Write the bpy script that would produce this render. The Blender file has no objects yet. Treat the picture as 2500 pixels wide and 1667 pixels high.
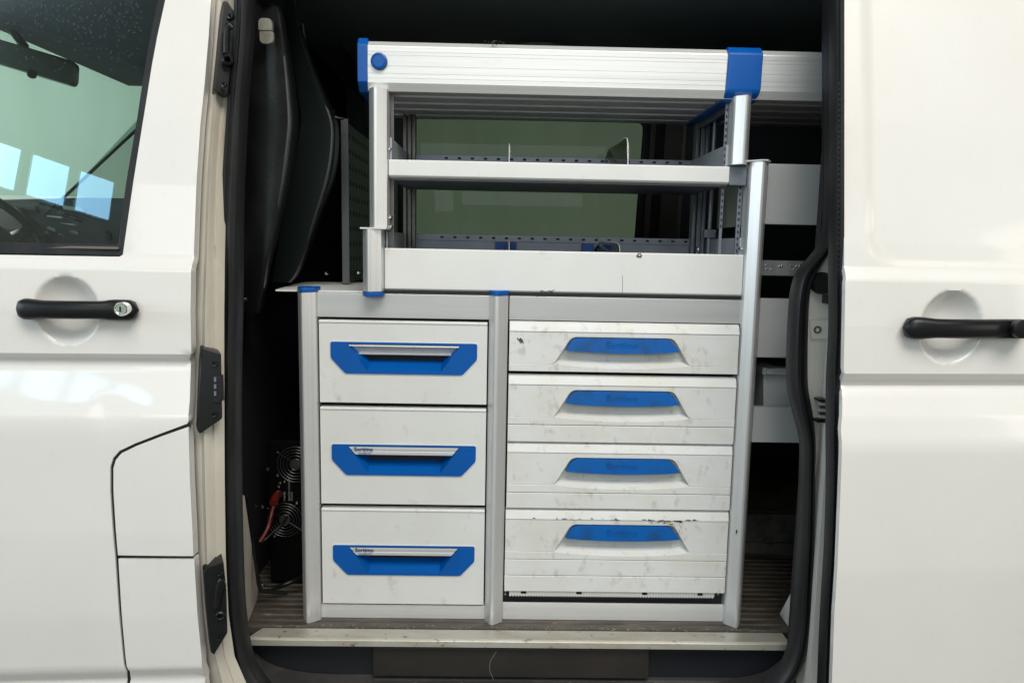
import bpy, bmesh, math, random
from mathutils import Vector, Matrix
from mathutils.geometry import tessellate_polygon
random.seed(7)
sc = bpy.context.scene
col = sc.collection
# ------------------------------------------------------------------ camera
CD, CH, CF = 1.58, 0.837, 1805.0
PITCH, YAW, ROLL = 0.12670166, 0.01823486, 0.01915161
fw = Vector((math.sin(YAW)*math.cos(PITCH), math.cos(YAW)*math.cos(PITCH), -math.sin(PITCH)))
rt0 = Vector((math.cos(YAW), -math.sin(YAW), 0)); up0 = rt0.cross(fw)
rt = rt0*math.cos(ROLL)+up0*math.sin(ROLL); up = up0*math.cos(ROLL)-rt0*math.sin(ROLL)
CAM = Vector((0, -CD, CH))
cam = bpy.data.cameras.new('camera'); camo = bpy.data.objects.new('camera', cam); col.objects.link(camo)
cam.sensor_width = 36; cam.lens = CF*36/2500; cam.clip_start = .05; cam.clip_end = 200
m = Matrix((rt, up, -fw)).transposed().to_4x4(); m.translation = CAM
camo.matrix_world = m; sc.camera = camo
# ------------------------------------------------------------------ world, lamps, exposure
wd = bpy.data.worlds.new('World'); sc.world = wd; wd.use_nodes = True
wd.node_tree.nodes['Background'].inputs[0].default_value = (.8, .9, 1, 1)
wd.node_tree.nodes['Background'].inputs[1].default_value = .02
sc.view_settings.view_transform = 'Standard'; sc.view_settings.look = 'None'
sc.view_settings.exposure = .07; sc.view_settings.gamma = 1
try:
    sc.cycles.max_bounces = 8; sc.cycles.transparent_max_bounces = 12
    sc.cycles.use_denoising = True; sc.cycles.sample_clamp_indirect = 6
    sc.cycles.blur_glossy = .6
except Exception: pass
def area(name, loc, target, sx, sy, power, c):
    l = bpy.data.lights.new(name, 'AREA'); l.shape = 'RECTANGLE'; l.size = sx; l.size_y = sy; l.energy = power; l.color = c
    o = bpy.data.objects.new(name, l); col.objects.link(o); o.location = loc
    o.rotation_euler = (Vector(target)-Vector(loc)).to_track_quat('-Z', 'Y').to_euler()
    return o
area('ceiling_lamp_front', (.9, -3.1, 4.3), (.8, -1.4, 0), 3.6, 1.6, 195, (1, .965, .90))
area('ceiling_lamp_mid', (.8, -4.6, 4.3), (.4, -3, 0), 3.6, 1.2, 90, (1, .97, .92))
area('door_daylight', (-5.6, -2.3, 1.7), (0, -.3, .7), 2.6, 2.0, 95, (.78, .89, 1))
area('front_fill', (-.2, -5.0, 1.95), (.3, 0, .7), 4.2, 1.4, 48, (.90, .95, 1))  # added soft fill from the camera side, lifts fronts and rear shelves
area('right_daylight', (5.4, -3.2, 1.5), (.3, -.2, .6), 2.4, 2.0, 34, (1, .94, .86))
area('back_wall_fill', (-3.6, 4.0, 4.55), (-3.7, 4.2, 0), 3, 2.0, 400, (1, 1, 1))  # added to brighten the hall wall seen through the cab glass
# ------------------------------------------------------------------ helpers
def W(px, py, Y):
    d = fw*CF+rt*(px-1250)+up*(833.5-py); return CAM+d*((Y+CD)/d.y)
def WZ(px, py, Z):
    d = fw*CF+rt*(px-1250)+up*(833.5-py); return CAM+d*((Z-CH)/d.z)
def XZ(px, py, Y=0.0):
    w = W(px, py, Y); return (w.x, w.z)
def X(px, py, Y=0.0): return W(px, py, Y).x
def Z(px, py, Y=0.0): return W(px, py, Y).z
MC = {}
def mat(name, c, rough=.5, metal=0.0, coat=0.0, c2=None, vs=(4, 4, 4), lo=.4, hi=.7, bump=0.0, bs=(60, 60, 60), spots=None, spotc=(.1, .08, .06), ss=(14, 14, 14), slo=.66, shi=.74, spec=.5, ani=0):
    mm = bpy.data.materials.new(name); mm.use_nodes = True; nt = mm.node_tree; b = nt.nodes['Principled BSDF']
    b.inputs['Base Color'].default_value = (*c, 1); b.inputs['Roughness'].default_value = rough
    b.inputs['Metallic'].default_value = metal; b.inputs['Coat Weight'].default_value = coat; b.inputs['Coat Roughness'].default_value = .06
    b.inputs['Specular IOR Level'].default_value = spec
    g = nt.nodes.new('ShaderNodeNewGeometry')
    def noise(s, det=5):
        mp = nt.nodes.new('ShaderNodeMapping'); mp.inputs['Scale'].default_value = s
        nt.links.new(g.outputs['Position'], mp.inputs['Vector'])
        n = nt.nodes.new('ShaderNodeTexNoise'); n.inputs['Scale'].default_value = 1; n.inputs['Detail'].default_value = det
        n.inputs['Roughness'].default_value = .62
        nt.links.new(mp.outputs[0], n.inputs['Vector']); return n
    def ramp(src, a, z):
        r = nt.nodes.new('ShaderNodeMapRange'); r.inputs[1].default_value = a; r.inputs[2].default_value = z
        nt.links.new(src, r.inputs[0]); return r.outputs[0]
    def mix(fac, a, bcol):
        x = nt.nodes.new('ShaderNodeMix'); x.data_type = 'RGBA'
        nt.links.new(fac, x.inputs[0])
        if isinstance(a, tuple): x.inputs[6].default_value = (*a, 1)
        else: nt.links.new(a, x.inputs[6])
        x.inputs[7].default_value = (*bcol, 1); return x.outputs[2]
    cur = c
    if c2: cur = mix(ramp(noise(vs).outputs[0], lo, hi), cur, c2)
    if spots:
        mf = ramp(noise(ss, 8).outputs[0], slo, shi)
        mu = nt.nodes.new('ShaderNodeMath'); mu.operation = 'MULTIPLY'; mu.inputs[1].default_value = spots
        nt.links.new(mf, mu.inputs[0]); cur = mix(mu.outputs[0], cur, spotc)
    if cur is not c: nt.links.new(cur, b.inputs['Base Color'])
    if bump:
        bn = nt.nodes.new('ShaderNodeBump'); bn.inputs['Strength'].default_value = bump; bn.inputs['Distance'].default_value = .002
        nt.links.new(noise(bs, 3).outputs[0], bn.inputs['Height']); nt.links.new(bn.outputs[0], b.inputs['Normal'])
    MC[name] = mm; return mm
def glass(name, tint, rough=0.0, refl=1.0):
    mm = bpy.data.materials.new(name); mm.use_nodes = True; nt = mm.node_tree; nt.nodes.clear()
    o = nt.nodes.new('ShaderNodeOutputMaterial'); t = nt.nodes.new('ShaderNodeBsdfTransparent'); t.inputs[0].default_value = (*tint, 1)
    gl = nt.nodes.new('ShaderNodeBsdfGlossy'); gl.inputs['Roughness'].default_value = rough; gl.inputs[0].default_value = (refl, refl, refl, 1)
    f = nt.nodes.new('ShaderNodeFresnel'); f.inputs[0].default_value = 1.6
    x = nt.nodes.new('ShaderNodeMixShader'); nt.links.new(f.outputs[0], x.inputs[0]); nt.links.new(t.outputs[0], x.inputs[1]); nt.links.new(gl.outputs[0], x.inputs[2])
    nt.links.new(x.outputs[0], o.inputs[0]); MC[name] = mm; return mm
def emit(name, c, s):
    mm = bpy.data.materials.new(name); mm.use_nodes = True; b = mm.node_tree.nodes['Principled BSDF']
    b.inputs['Base Color'].default_value = (*c, 1); b.inputs['Emission Color'].default_value = (*c, 1); b.inputs['Emission Strength'].default_value = s
    MC[name] = mm; return mm
def empty(name, label=None, cat=None, group=None, loc=(0, 0, 0), parent=None):
    o = bpy.data.objects.new(name, None); col.objects.link(o); o.location = loc; o.empty_display_size = .05
    if parent: o.parent = parent
    tag(o, label, cat, group); return o
def tag(o, label=None, cat=None, group=None, kind=None):
    if label: o['label'] = label
    if cat: o['category'] = cat
    if group: o['group'] = group
    if kind: o['kind'] = kind
    return o
def finish(name, bm, mt, parent=None, bev=0.0, seg=2, ang=35, wn=None, local=None):
    bmesh.ops.remove_doubles(bm, verts=bm.verts, dist=1e-5)
    bmesh.ops.recalc_face_normals(bm, faces=bm.faces)
    if bev:
        es = [e for e in bm.edges if len(e.link_faces) == 2 and e.calc_face_angle(0) > math.radians(25)]
        if es:
            bmesh.ops.bevel(bm, geom=es, offset=bev, segments=seg, affect='EDGES', profile=.5, clamp_overlap=True)
    for f in bm.faces: f.smooth = True
    for e in bm.edges:
        if len(e.link_faces) == 2: e.smooth = e.calc_face_angle(0) < math.radians(ang)
    me = bpy.data.meshes.new(name); bm.to_mesh(me); bm.free()
    o = bpy.data.objects.new(name, me); col.objects.link(o)
    if mt: me.materials.append(mt)
    if parent:
        o.parent = parent
        p = parent; off = Vector()
        while p: off += p.location; p = p.parent
        for v in me.vertices: v.co -= off
    if bev:
        wm = o.modifiers.new('weighted', 'WEIGHTED_NORMAL'); wm.keep_sharp = True
    return o
def addbox(bm, x0, x1, y0, y1, z0, z1):
    v = [bm.verts.new(p) for p in ((x0, y0, z0), (x1, y0, z0), (x1, y1, z0), (x0, y1, z0), (x0, y0, z1), (x1, y0, z1), (x1, y1, z1), (x0, y1, z1))]
    for f in ((0, 1, 5, 4), (1, 2, 6, 5), (2, 3, 7, 6), (3, 0, 4, 7), (4, 5, 6, 7), (3, 2, 1, 0)): bm.faces.new([v[i] for i in f])
def box(name, x0, x1, y0, y1, z0, z1, mt, parent=None, bev=0.0, seg=2):
    bm = bmesh.new(); addbox(bm, x0, x1, y0, y1, z0, z1); return finish(name, bm, mt, parent, bev, seg)
def addprism(bm, loops, fn0, fn1):
    """loops: list of 2-D polygons (first outer, rest holes); fn0/fn1 map 2-D point -> 3-D for the two ends"""
    tris = tessellate_polygon([[Vector((p[0], p[1], 0)) for p in L] for L in loops])
    flat = [p for L in loops for p in L]
    a = [bm.verts.new(fn0(p)) for p in flat]; b = [bm.verts.new(fn1(p)) for p in flat]
    if len(loops) == 1:
        bm.faces.new(a); bm.faces.new(b[::-1])
    else:
        for t in tris:
            try: bm.faces.new([a[i] for i in t]); bm.faces.new([b[i] for i in t][::-1])
            except ValueError: pass
    k = 0
    for L in loops:
        n = len(L)
        for i in range(n):
            j = (i+1) % n; bm.faces.new((a[k+i], a[k+j], b[k+j], b[k+i]))
        k += n
def prism_xz(name, loops, y0, y1, mt, parent=None, bev=0.0, seg=2, tilt=None):
    if not isinstance(loops[0][0], (list, tuple)) : loops = [loops]
    bm = bmesh.new(); addprism(bm, loops, lambda p: (p[0], y0, p[1]), lambda p: (p[0], y1, p[1]))
    if len(loops) > 1:
        bmesh.ops.recalc_face_normals(bm, faces=bm.faces)
    return finish(name, bm, mt, parent, bev, seg)
def prism_z(name, sec, z0, z1, mt, parent=None, bev=0.0, seg=2, ang=35):
    bm = bmesh.new(); addprism(bm, [sec], lambda p: (p[0], p[1], z0), lambda p: (p[0], p[1], z1)); return finish(name, bm, mt, parent, bev, seg, ang)
def prism_x(name, sec, x0, x1, mt, parent=None, bev=0.0, seg=2, ang=35):
    bm = bmesh.new(); addprism(bm, [sec], lambda p: (x0, p[0], p[1]), lambda p: (x1, p[0], p[1])); return finish(name, bm, mt, parent, bev, seg, ang)
def pp(pts, Y=0.0): return [XZ(a, b, Y) for a, b in pts]
def roundpoly(pts, r, n=5):
    out = []; N = len(pts)
    for i in range(N):
        p = Vector(pts[i]); a = (Vector(pts[i-1])-p); b = (Vector(pts[(i+1) % N])-p)
        rr = min(r if not isinstance(r, (list, tuple)) else r[i], a.length*.45, b.length*.45)
        if rr < 1e-5: out.append(tuple(p)); continue
        a = p+a.normalized()*rr; b = p+b.normalized()*rr
        for k in range(n+1):
            t = k/n; q = a*(1-t)**2+p*2*t*(1-t)+b*t*t; out.append((q.x, q.y))
    return out
def smoothpath(pts, n=6):
    P = [Vector(p) for p in pts]; out = []
    for i in range(len(P)-1):
        p0 = P[max(i-1, 0)]; p1 = P[i]; p2 = P[i+1]; p3 = P[min(i+2, len(P)-1)]
        for k in range(n):
            t = k/n; out.append(.5*((2*p1)+(p2-p0)*t+(2*p0-5*p1+4*p2-p3)*t*t+(3*p1-p0-3*p2+p3)*t**3))
    out.append(P[-1]); return out
def sweep_xz(name, pts, prof, mt, parent=None, ang=50):
    """pts: (x, y, z, halfwidth); prof: closed list (u, v), u across, v along y"""
    P = smoothpath(pts); bm = bmesh.new(); rings = []
    for i, p in enumerate(P):
        a = P[max(i-1, 0)]; b = P[min(i+1, len(P)-1)]
        t = Vector((b[0]-a[0], b[2]-a[2])).normalized(); s = Vector((-t.y, t.x))
        rings.append([bm.verts.new((p[0]+s.x*u*p[3], p[1]+v, p[2]+s.y*u*p[3])) for u, v in prof])
    n = len(prof)
    for r0, r1 in zip(rings, rings[1:]):
        for k in range(n): bm.faces.new((r0[k], r0[(k+1) % n], r1[(k+1) % n], r1[k]))
    bm.faces.new(rings[0]); bm.faces.new(rings[-1][::-1])
    return finish(name, bm, mt, parent, 0, ang=ang)
def addtube(bm, pts, r, n=8, smooth=True):
    P = smoothpath(pts, 5) if smooth else [Vector(p) for p in pts]; rings = []
    for i, p in enumerate(P):
        t = (P[min(i+1, len(P)-1)]-P[max(i-1, 0)]).normalized()
        a = t.orthogonal().normalized() if not rings else (pa-t*pa.dot(t)).normalized()
        pa = a; b = t.cross(a)
        rr = r(i/(len(P)-1)) if callable(r) else r
        rings.append([bm.verts.new(p+(a*math.cos(2*math.pi*k/n)+b*math.sin(2*math.pi*k/n))*rr) for k in range(n)])
    for r0, r1 in zip(rings, rings[1:]):
        for k in range(n): bm.faces.new((r0[k], r0[(k+1) % n], r1[(k+1) % n], r1[k]))
    bm.faces.new(rings[0][::-1]); bm.faces.new(rings[-1])
def tube(name, pts, r, mt, parent=None, n=8, smooth=True):
    bm = bmesh.new(); addtube(bm, pts, r, n, smooth); return finish(name, bm, mt, parent, 0, ang=50)
def adddisc(bm, c, axis, rads, n=20):
    """lathe about axis at c; rads: list of (radius, offset along axis)"""
    ax = Vector(axis).normalized(); a = ax.orthogonal().normalized(); b = ax.cross(a); c = Vector(c); rings = []
    for r, h in rads:
        if r < 1e-6: rings.append([bm.verts.new(c+ax*h)])
        else: rings.append([bm.verts.new(c+ax*h+(a*math.cos(2*math.pi*k/n)+b*math.sin(2*math.pi*k/n))*r) for k in range(n)])
    for r0, r1 in zip(rings, rings[1:]):
        for k in range(n):
            q = [r0[k % len(r0)], r0[(k+1) % len(r0)], r1[(k+1) % len(r1)], r1[k % len(r1)]]
            u = []
            for v in q:
                if v not in u: u.append(v)
            if len(u) > 2: bm.faces.new(u)
def lathe(name, c, axis, rads, mt, parent=None, n=20, ang=40):
    bm = bmesh.new(); adddisc(bm, c, axis, rads, n); return finish(name, bm, mt, parent, 0, ang=ang)
def screw(px, py, Y, parent, r=.004, mt=None):
    w = W(px, py, Y)
    return lathe('screw', w, (0, -1, 0), [(0, .004), (r*.55, .004), (r*.6, .0045), (r, .002), (r*1.05, -.004)], mt or M_screw, parent, 8)
def text(name, s, size, loc, mt, parent, ext=.0004, bold=.0, sx=1.0, rot=(math.pi/2, 0, 0)):
    cu = bpy.data.curves.new(name, 'FONT'); cu.body = s; cu.size = size; cu.extrude = ext; cu.offset = bold; cu.align_x = 'LEFT'
    cu.materials.append(mt); o = bpy.data.objects.new(name, cu); col.objects.link(o); o.parent = parent
    p = parent; off = Vector()
    while p: off += p.location; p = p.parent
    cu.resolution_u = 3
    dg = bpy.context.evaluated_depsgraph_get(); me = bpy.data.meshes.new_from_object(o.evaluated_get(dg)); bpy.data.objects.remove(o)
    o = bpy.data.objects.new(name, me); col.objects.link(o); o.parent = parent
    o.location = Vector(loc)-off; o.rotation_euler = rot; o.scale = (sx, 1, 1); return o
# ------------------------------------------------------------------ materials
M_paint = mat('van_white_paint', (.69, .675, .645), .34, coat=.8, c2=(.66, .64, .61), vs=(2.5, 2.5, 2.5), spots=.12, spotc=(.35, .32, .27), ss=(55, 55, 30), slo=.60, shi=.80)
M_jamb = mat('door_jamb_paint', (.60, .56, .485), .4, coat=.4, c2=(.50, .45, .36), vs=(9, 9, 2.5), lo=.45, hi=.75, spots=.85, spotc=(.09, .065, .04), ss=(45, 45, 7), slo=.66, shi=.74)
M_jambclean = mat('pillar_white_paint', (.68, .66, .61), .38, coat=.5, c2=(.55, .52, .46), vs=(14, 14, 5), lo=.5, hi=.8, spots=.5, spotc=(.25, .2, .14), ss=(40, 40, 14), slo=.66, shi=.76)
M_rubber = mat('black_rubber', (.009, .0095, .0105), .42, spec=.3, c2=(.02, .02, .02), vs=(25, 25, 6), bump=.15, bs=(300, 300, 90))
M_dustrubber = mat('dusty_rubber', (.028, .027, .026), .6, c2=(.075, .068, .058), vs=(7, 7, 9), lo=.45, hi=.8, spots=.5, spotc=(.2, .18, .15), ss=(60, 60, 60), slo=.64, shi=.7, bump=.2)
M_plastic = mat('black_plastic', (.007, .0072, .008), .34, spec=.28, bump=.1, bs=(500, 500, 500))
M_gloss = mat('glossy_black_trim', (.0075, .0075, .008), .27, c2=(.020, .020, .020), vs=(9, 9, 9), lo=.45, hi=.75)
M_liner = mat('dark_liner', (.17, .205, .215), .6)
M_void = mat('interior_black', (.008, .009, .010), .75)
M_darkgrey = mat('charcoal_panel', (.05, .058, .070), .6)
M_brown = mat('brown_trim', (.10, .085, .075), .6)
M_drawer = mat('drawer_light_grey', (.63, .635, .615), .42, c2=(.59, .59, .57), vs=(6, 6, 6), spots=.55, spotc=(.30, .29, .26), ss=(24, 24, 17), slo=.60, shi=.76)
M_drawerdirty = mat('drawer_stained_grey', (.63, .635, .625), .40, c2=(.575, .56, .49), vs=(7, 7, 12), lo=.42, hi=.76, spots=.50, spotc=(.24, .23, .195), ss=(42, 42, 30), slo=.575, shi=.74)
M_alu = mat('light_aluminium', (.68, .68, .665), .38, metal=.35, c2=(.60, .60, .585), vs=(.8, 90, 130), lo=.35, hi=.65, spots=.25, spotc=(.35, .34, .31), ss=(14, 14, 30), slo=.62, shi=.78)
M_post = mat('anodised_post', (.66, .665, .66), .34, metal=.5, c2=(.60, .60, .595), vs=(70, 70, .8), lo=.4, hi=.6)
M_rail = mat('brushed_aluminium', (.50, .50, .50), .36, metal=.5, c2=(.58, .575, .57), vs=(2.5, 20, 45), lo=.3, hi=.7, spots=.35, spotc=(.8, .78, .75), ss=(30, 30, 30), slo=.70, shi=.74)
M_lip = mat('shelf_white_enamel', (.67, .67, .65), .42, c2=(.63, .63, .61), vs=(5, 5, 5), spots=.38, spotc=(.33, .32, .28), ss=(26, 26, 26), slo=.62, shi=.76)
M_galv = mat('galvanised_steel', (.20, .22, .255), .42, metal=.5, c2=(.15, .165, .19), vs=(8, 8, 8))
M_blue = mat('blue_plastic', (.0, .082, .345), .38, c2=(.0, .072, .30), spec=.3, vs=(9, 9, 9))
M_bluedirty = mat('blue_plastic_worn', (.0, .088, .335), .42, spec=.3, c2=(.008, .062, .19), vs=(28, 28, 28), lo=.5, hi=.72)
M_silver = mat('silver_label', (.52, .52, .53), .42, metal=.3, c2=(.58, .58, .58), vs=(3, 200, 330), lo=.4, hi=.6)
M_ink = mat('dark_blue_ink', (.01, .02, .12), .5)
M_inkgrey = mat('grey_ink', (.16, .17, .2), .5)
M_sidewall = mat('pale_side_wall', (.42, .44, .47), .4, metal=.2)
M_screw = mat('zinc_screw', (.75, .75, .75), .2, metal=1)
M_floor = mat('brown_rubber_floor', (.048, .040, .031), .5, c2=(.105, .088, .068), vs=(9, 30, 14), lo=.42, hi=.75, spots=.6, spotc=(.26, .22, .16), ss=(20, 90, 60), slo=.62, shi=.70, bump=.3)
M_sill = mat('scuffed_sill', (.49, .475, .42), .38, metal=.45, c2=(.40, .355, .27), vs=(9, 30, 30), lo=.42, hi=.75, spots=.85, spotc=(.11, .085, .055), ss=(45, 70, 70), slo=.62, shi=.68)
M_stepbox = mat('brown_black_cover', (.019, .0165, .0145), .42, c2=(.028, .023, .02), vs=(5, 5, 5))
M_scuff = mat('dark_scuff', (.03, .028, .026), .8)
M_rust = mat('rust', (.12, .06, .03), .8)
M_red = mat('red_cable', (.075, .004, .005), .45)
M_bin = mat('grey_bin_plastic', (.46, .48, .50), .4)
M_wire = mat('dull_wire', (.10, .10, .10), .35, metal=.7)
M_chrome = mat('lock_chrome', (.8, .8, .8), .12, metal=1)
M_hallwall = mat('hall_wall_green_white', (.60, .68, .61), .75, c2=(.52, .60, .53), vs=(1.2, 1.2, .3))
M_hallfloor = mat('hall_concrete', (.11, .105, .10), .5, c2=(.15, .145, .135), vs=(.7, .7, .7))
M_hallceil = mat('hall_ceiling', (.42, .42, .40), .8)
M_buff = mat('clip_plastic', (.36, .35, .30), .45)
G_side = glass('clear_side_glass', (.66, .78, .72)); G_wind = glass('windscreen_glass', (.80, .93, .90), 0, .25)
G_priv = glass('privacy_glass', (.145, .175, .13), 0, .12); G_acr = glass('clear_acrylic', (.72, .76, .73), .12)
E_sky = emit('window_daylight', (.33, .69, 1.0), 9.0)

# ------------------------------------------------------------------ the hall round the van (seen through and reflected in the glass)
GZ = -.56
A40 = math.radians(40); TX = Vector((math.cos(A40), -math.sin(A40), 0)); WN = Vector((math.sin(A40), math.cos(A40), 0))
def hallbox(name, u0, u1, v0, v1, z0, z1, mt, parent=None):
    bm = bmesh.new(); addbox(bm, u0, u1, v0, v1, z0, z1)
    for v in bm.verts: v.co = TX*v.co.x+WN*v.co.y+Vector((0, 0, v.co.z))
    return finish(name, bm, mt, parent)
for nm, a in (('floor', (-9, 9, -6.2, 7, GZ-.1, GZ, M_hallfloor)), ('ceiling', (-9, 9, -6.2, 7, 4.7, 4.8, M_hallceil)),
              ('wall', (-9, 9, 6.9, 7, GZ, 4.7, M_hallwall)), ('wall', (-9, -8.9, -6, 6.9, GZ, 4.7, M_hallwall)), ('wall', (8.9, 9, -6, 6.9, GZ, 4.7, M_hallwall)),
              ('wall', (-9, 9, -6.12, -6.02, GZ, 4.7, M_hallwall))):
    tag(hallbox(nm, *a), kind='structure')
hd = empty('hall_door', 'pale sectional hall door whose row of panes is reflected in the cab window', 'hall door')
hallbox('door_panel', -3.4, 4.2, -6.018, -5.96, GZ, 4.1, M_hallwall, hd)
for i in range(-4, 4):
    u = .22+i*.375
    hallbox('window_frame', u-.155, u+.155, -5.958, -5.935, 3.27, 3.68, M_hallwall, hd)
    hallbox('window_pane', u-.138, u+.138, -5.934, -5.925, 3.29, 3.66, E_sky, hd)

# ------------------------------------------------------------------ THE VAN
van = empty('white_van', 'white panel van standing side-on with its side door slid open on the racking', 'van', loc=(0, -.2, GZ))
XR_L, KL = -.60, .06
def build_profile(rows, px, Yoff=0):
    out = []
    for py, Y in rows: out.append((Z(px, py, Y), Y))
    out.sort(); return out
def interp(prof, z):
    if z <= prof[0][0]: return prof[0][1]
    for (a, ya), (b, yb) in zip(prof, prof[1:]):
        if z <= b: return ya+(yb-ya)*(z-a)/(b-a)
    return prof[-1][1]
PL = build_profile([(-260, -.12), (0, -.165), (150, -.19), (300, -.212), (450, -.230), (622, -.246), (629, -.248), (652, -.262), (760, -.2645), (862, -.262), (876, -.247), (885, -.245), (985, -.2725), (1015, -.280), (1040, -.2815), (1300, -.280), (1500, -.272), (1628, -.262), (1652, -.246), (1660, -.247), (1900, -.262)], 250)
PR = build_profile([(-260, -.19), (0, -.230), (300, -.276), (600, -.312), (655, -.316), (685, -.332), (800, -.334), (915, -.332), (932, -.316), (944, -.313), (965, -.322), (1020, -.337), (1085, -.347), (1110, -.348), (1400, -.345), (1700, -.332), (1900, -.32)], 2280)
def dish(x, z, c, rx, rz, dep):
    r = math.hypot((x-c[0])/rx, (z-c[1])/rz)
    if r >= 1: return 0
    return dep*(1-r**2.6)+.0015
hL = W(171, 757, -.263); hR = W(2335, 800, -.333)
RL = (X(247, 757, -.263)-X(96, 757, -.263))/2; RLz = (Z(171, 674, -.263)-Z(171, 838, -.263))/2
RR = (X(2416, 800, -.333)-X(2255, 800, -.333))/2; RRz = (Z(2335, 711, -.333)-Z(2335, 889, -.333))/2
def yL(x, z):
    y = interp(PL, z)+KL*(x-XR_L)+dish(x, z, (hL.x, hL.z), RL, RLz, .027)
    d = math.hypot((x-X(268, 1010, -.28))/.03, (z-Z(268, 1010, -.28))/.022)
    return y+.0022*math.exp(-d*d)
pw_x, pw_z, pw_r = X(2121, 400, -.29), Z(2250, 652, -.318), .062
def yR(x, z):
    y = interp(PR, z)+.085*(x-.62)
    dx = (pw_x+pw_r)-x; dz = (pw_z+pw_r)-z      # distance outside the pressed panel
    if dx > 0 and dz > 0: d = math.hypot(dx, dz)-pw_r
    else: d = max(dx, dz)-pw_r
    t = min(max((-d)/.010, 0), 1); t = t*t*(3-2*t)
    y += .0075*t
    return y+dish(x, z, (hR.x, hR.z), RR, RRz, .028)
def onskin(px, py, fn):
    Y = -.25
    for _ in range(12):
        w = W(px, py, Y); Y = fn(w.x, w.z)
    return W(px, py, Y)
def skin(name, poly, fn, mt, parent, cz=(), fine=None, sx=.02, szz=.012, thick=.022, bev=.0018):
    bm = bmesh.new(); bm.faces.new([bm.verts.new((p[0], 0, p[1])) for p in poly])
    xs = [p[0] for p in poly]; zs = [p[1] for p in poly]
    def cut(co, no, geom=None):
        g = bm.verts[:]+bm.edges[:]+bm.faces[:]
        bmesh.ops.bisect_plane(bm, geom=g, dist=1e-5, plane_co=co, plane_no=no)
    zc = [min(zs)+szz*i for i in range(1, int((max(zs)-min(zs))/szz))]
    zc = [z for z in zc if all(abs(z-c) > .003 for c in cz)]+[c for c in cz if min(zs)+.001 < c < max(zs)-.001]
    xc = [min(xs)+sx*i for i in range(1, int((max(xs)-min(xs))/sx)+1)]
    if fine:
        c, rx, rz = fine; k = int(rx*2.2/.004); xc = [x for x in xc if abs(x-c[0]) > rx*1.1]+[c[0]-rx*1.1+i*.004 for i in range(k+1)]
        k = int(rz*2.2/.004); zc = [z for z in zc if abs(z-c[1]) > rz*1.1 or any(abs(z-q) < 1e-6 for q in cz)]+[c[1]-rz*1.1+i*.004 for i in range(k+1)]
    for z in zc: cut((0, 0, z), (0, 0, 1))
    for x in xc: cut((x, 0, 0), (1, 0, 0))
    bmesh.ops.recalc_face_normals(bm, faces=bm.faces)
    if bm.faces[0].normal.y > 0: bmesh.ops.reverse_faces(bm, faces=bm.faces)
    for v in bm.verts: v.co.y = fn(v.co.x, v.co.z)
    be = [e for e in bm.edges if len(e.link_faces) == 1]
    r = bmesh.ops.extrude_edge_only(bm, edges=be)
    for v in [g for g in r['geom'] if isinstance(g, bmesh.types.BMVert)]: v.co.y += thick
    es = [e for e in be if e.is_valid and len(e.link_faces) == 2]
    if bev: bmesh.ops.bevel(bm, geom=es, offset=bev, segments=2, affect='EDGES', profile=.5, clamp_overlap=True)
    for f in bm.faces: f.smooth = True
    for e in bm.edges:
        if len(e.link_faces) == 2: e.smooth = e.calc_face_angle(0) < math.radians(40)
    me = bpy.data.meshes.new(name); bm.to_mesh(me); bm.free(); me.materials.append(mt)
    o = bpy.data.objects.new(name, me); col.objects.link(o)
    if parent:
        o.parent = parent; p = parent; off = Vector()
        while p: off += p.location; p = p.parent
        for v in me.vertices: v.co -= off
    return o
def sk(pts, fn): return [(w.x, w.z) for w in (onskin(a, b, fn) for a, b in pts)]
edge = sk([(517, -120), (515, 0), (509, 94), (500, 200), (489, 307), (481, 425), (476, 540), (473, 627)], yL)
edge += sk([(467, 655), (465, 760), (467, 862), (463, 878), (466, 890), (463, 980), (460, 1028)], yL)
win = sk([(300, 622), (303, 600), (322, 469), (351, 286), (371, 160), (384, 90), (406, -10), (428, -130)], yL)
fl = sk([(457, 1034), (392, 1058), (330, 1082), (292, 1100), (276, 1118), (269, 1140), (269, 1200), (274, 1280), (281, 1360), (289, 1480), (300, 1600), (303, 1626), (309, 1640), (309, 1667), (309, 1800)], yL)
LX = -1.75
zb = sk([(290, 627)], yL)[0][1]
door_poly = [(LX, fl[-1][1]), (LX, zb)]+[(win[0][0]-.006, zb)]+win+edge+fl
cz = [z for z, _ in PL]
fd = skin('front_door', door_poly, yL, M_paint, van, cz, fine=((hL.x, hL.z), RL, RLz))
# fuel flap and lower side panel, 5 px shut lines
g = 5
flap = sk([(460, 1042), (394, 1065), (332, 1089), (297, 1106), (283, 1122), (277, 1142), (277, 1200), (282, 1280), (288, 1355), (472, 1357), (470, 1300), (464, 1180)], yL)
skin('fuel_flap', flap, yL, M_paint, van, cz)
lowp = sk([(289, 1364), (296, 1480), (306, 1598), (309, 1624), (317, 1638), (317, 1667), (317, 1800), (512, 1800), (500, 1667), (492, 1600), (482, 1500), (474, 1365)], yL)
skin('side_panel', lowp, yL, M_paint, van, cz)
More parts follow.
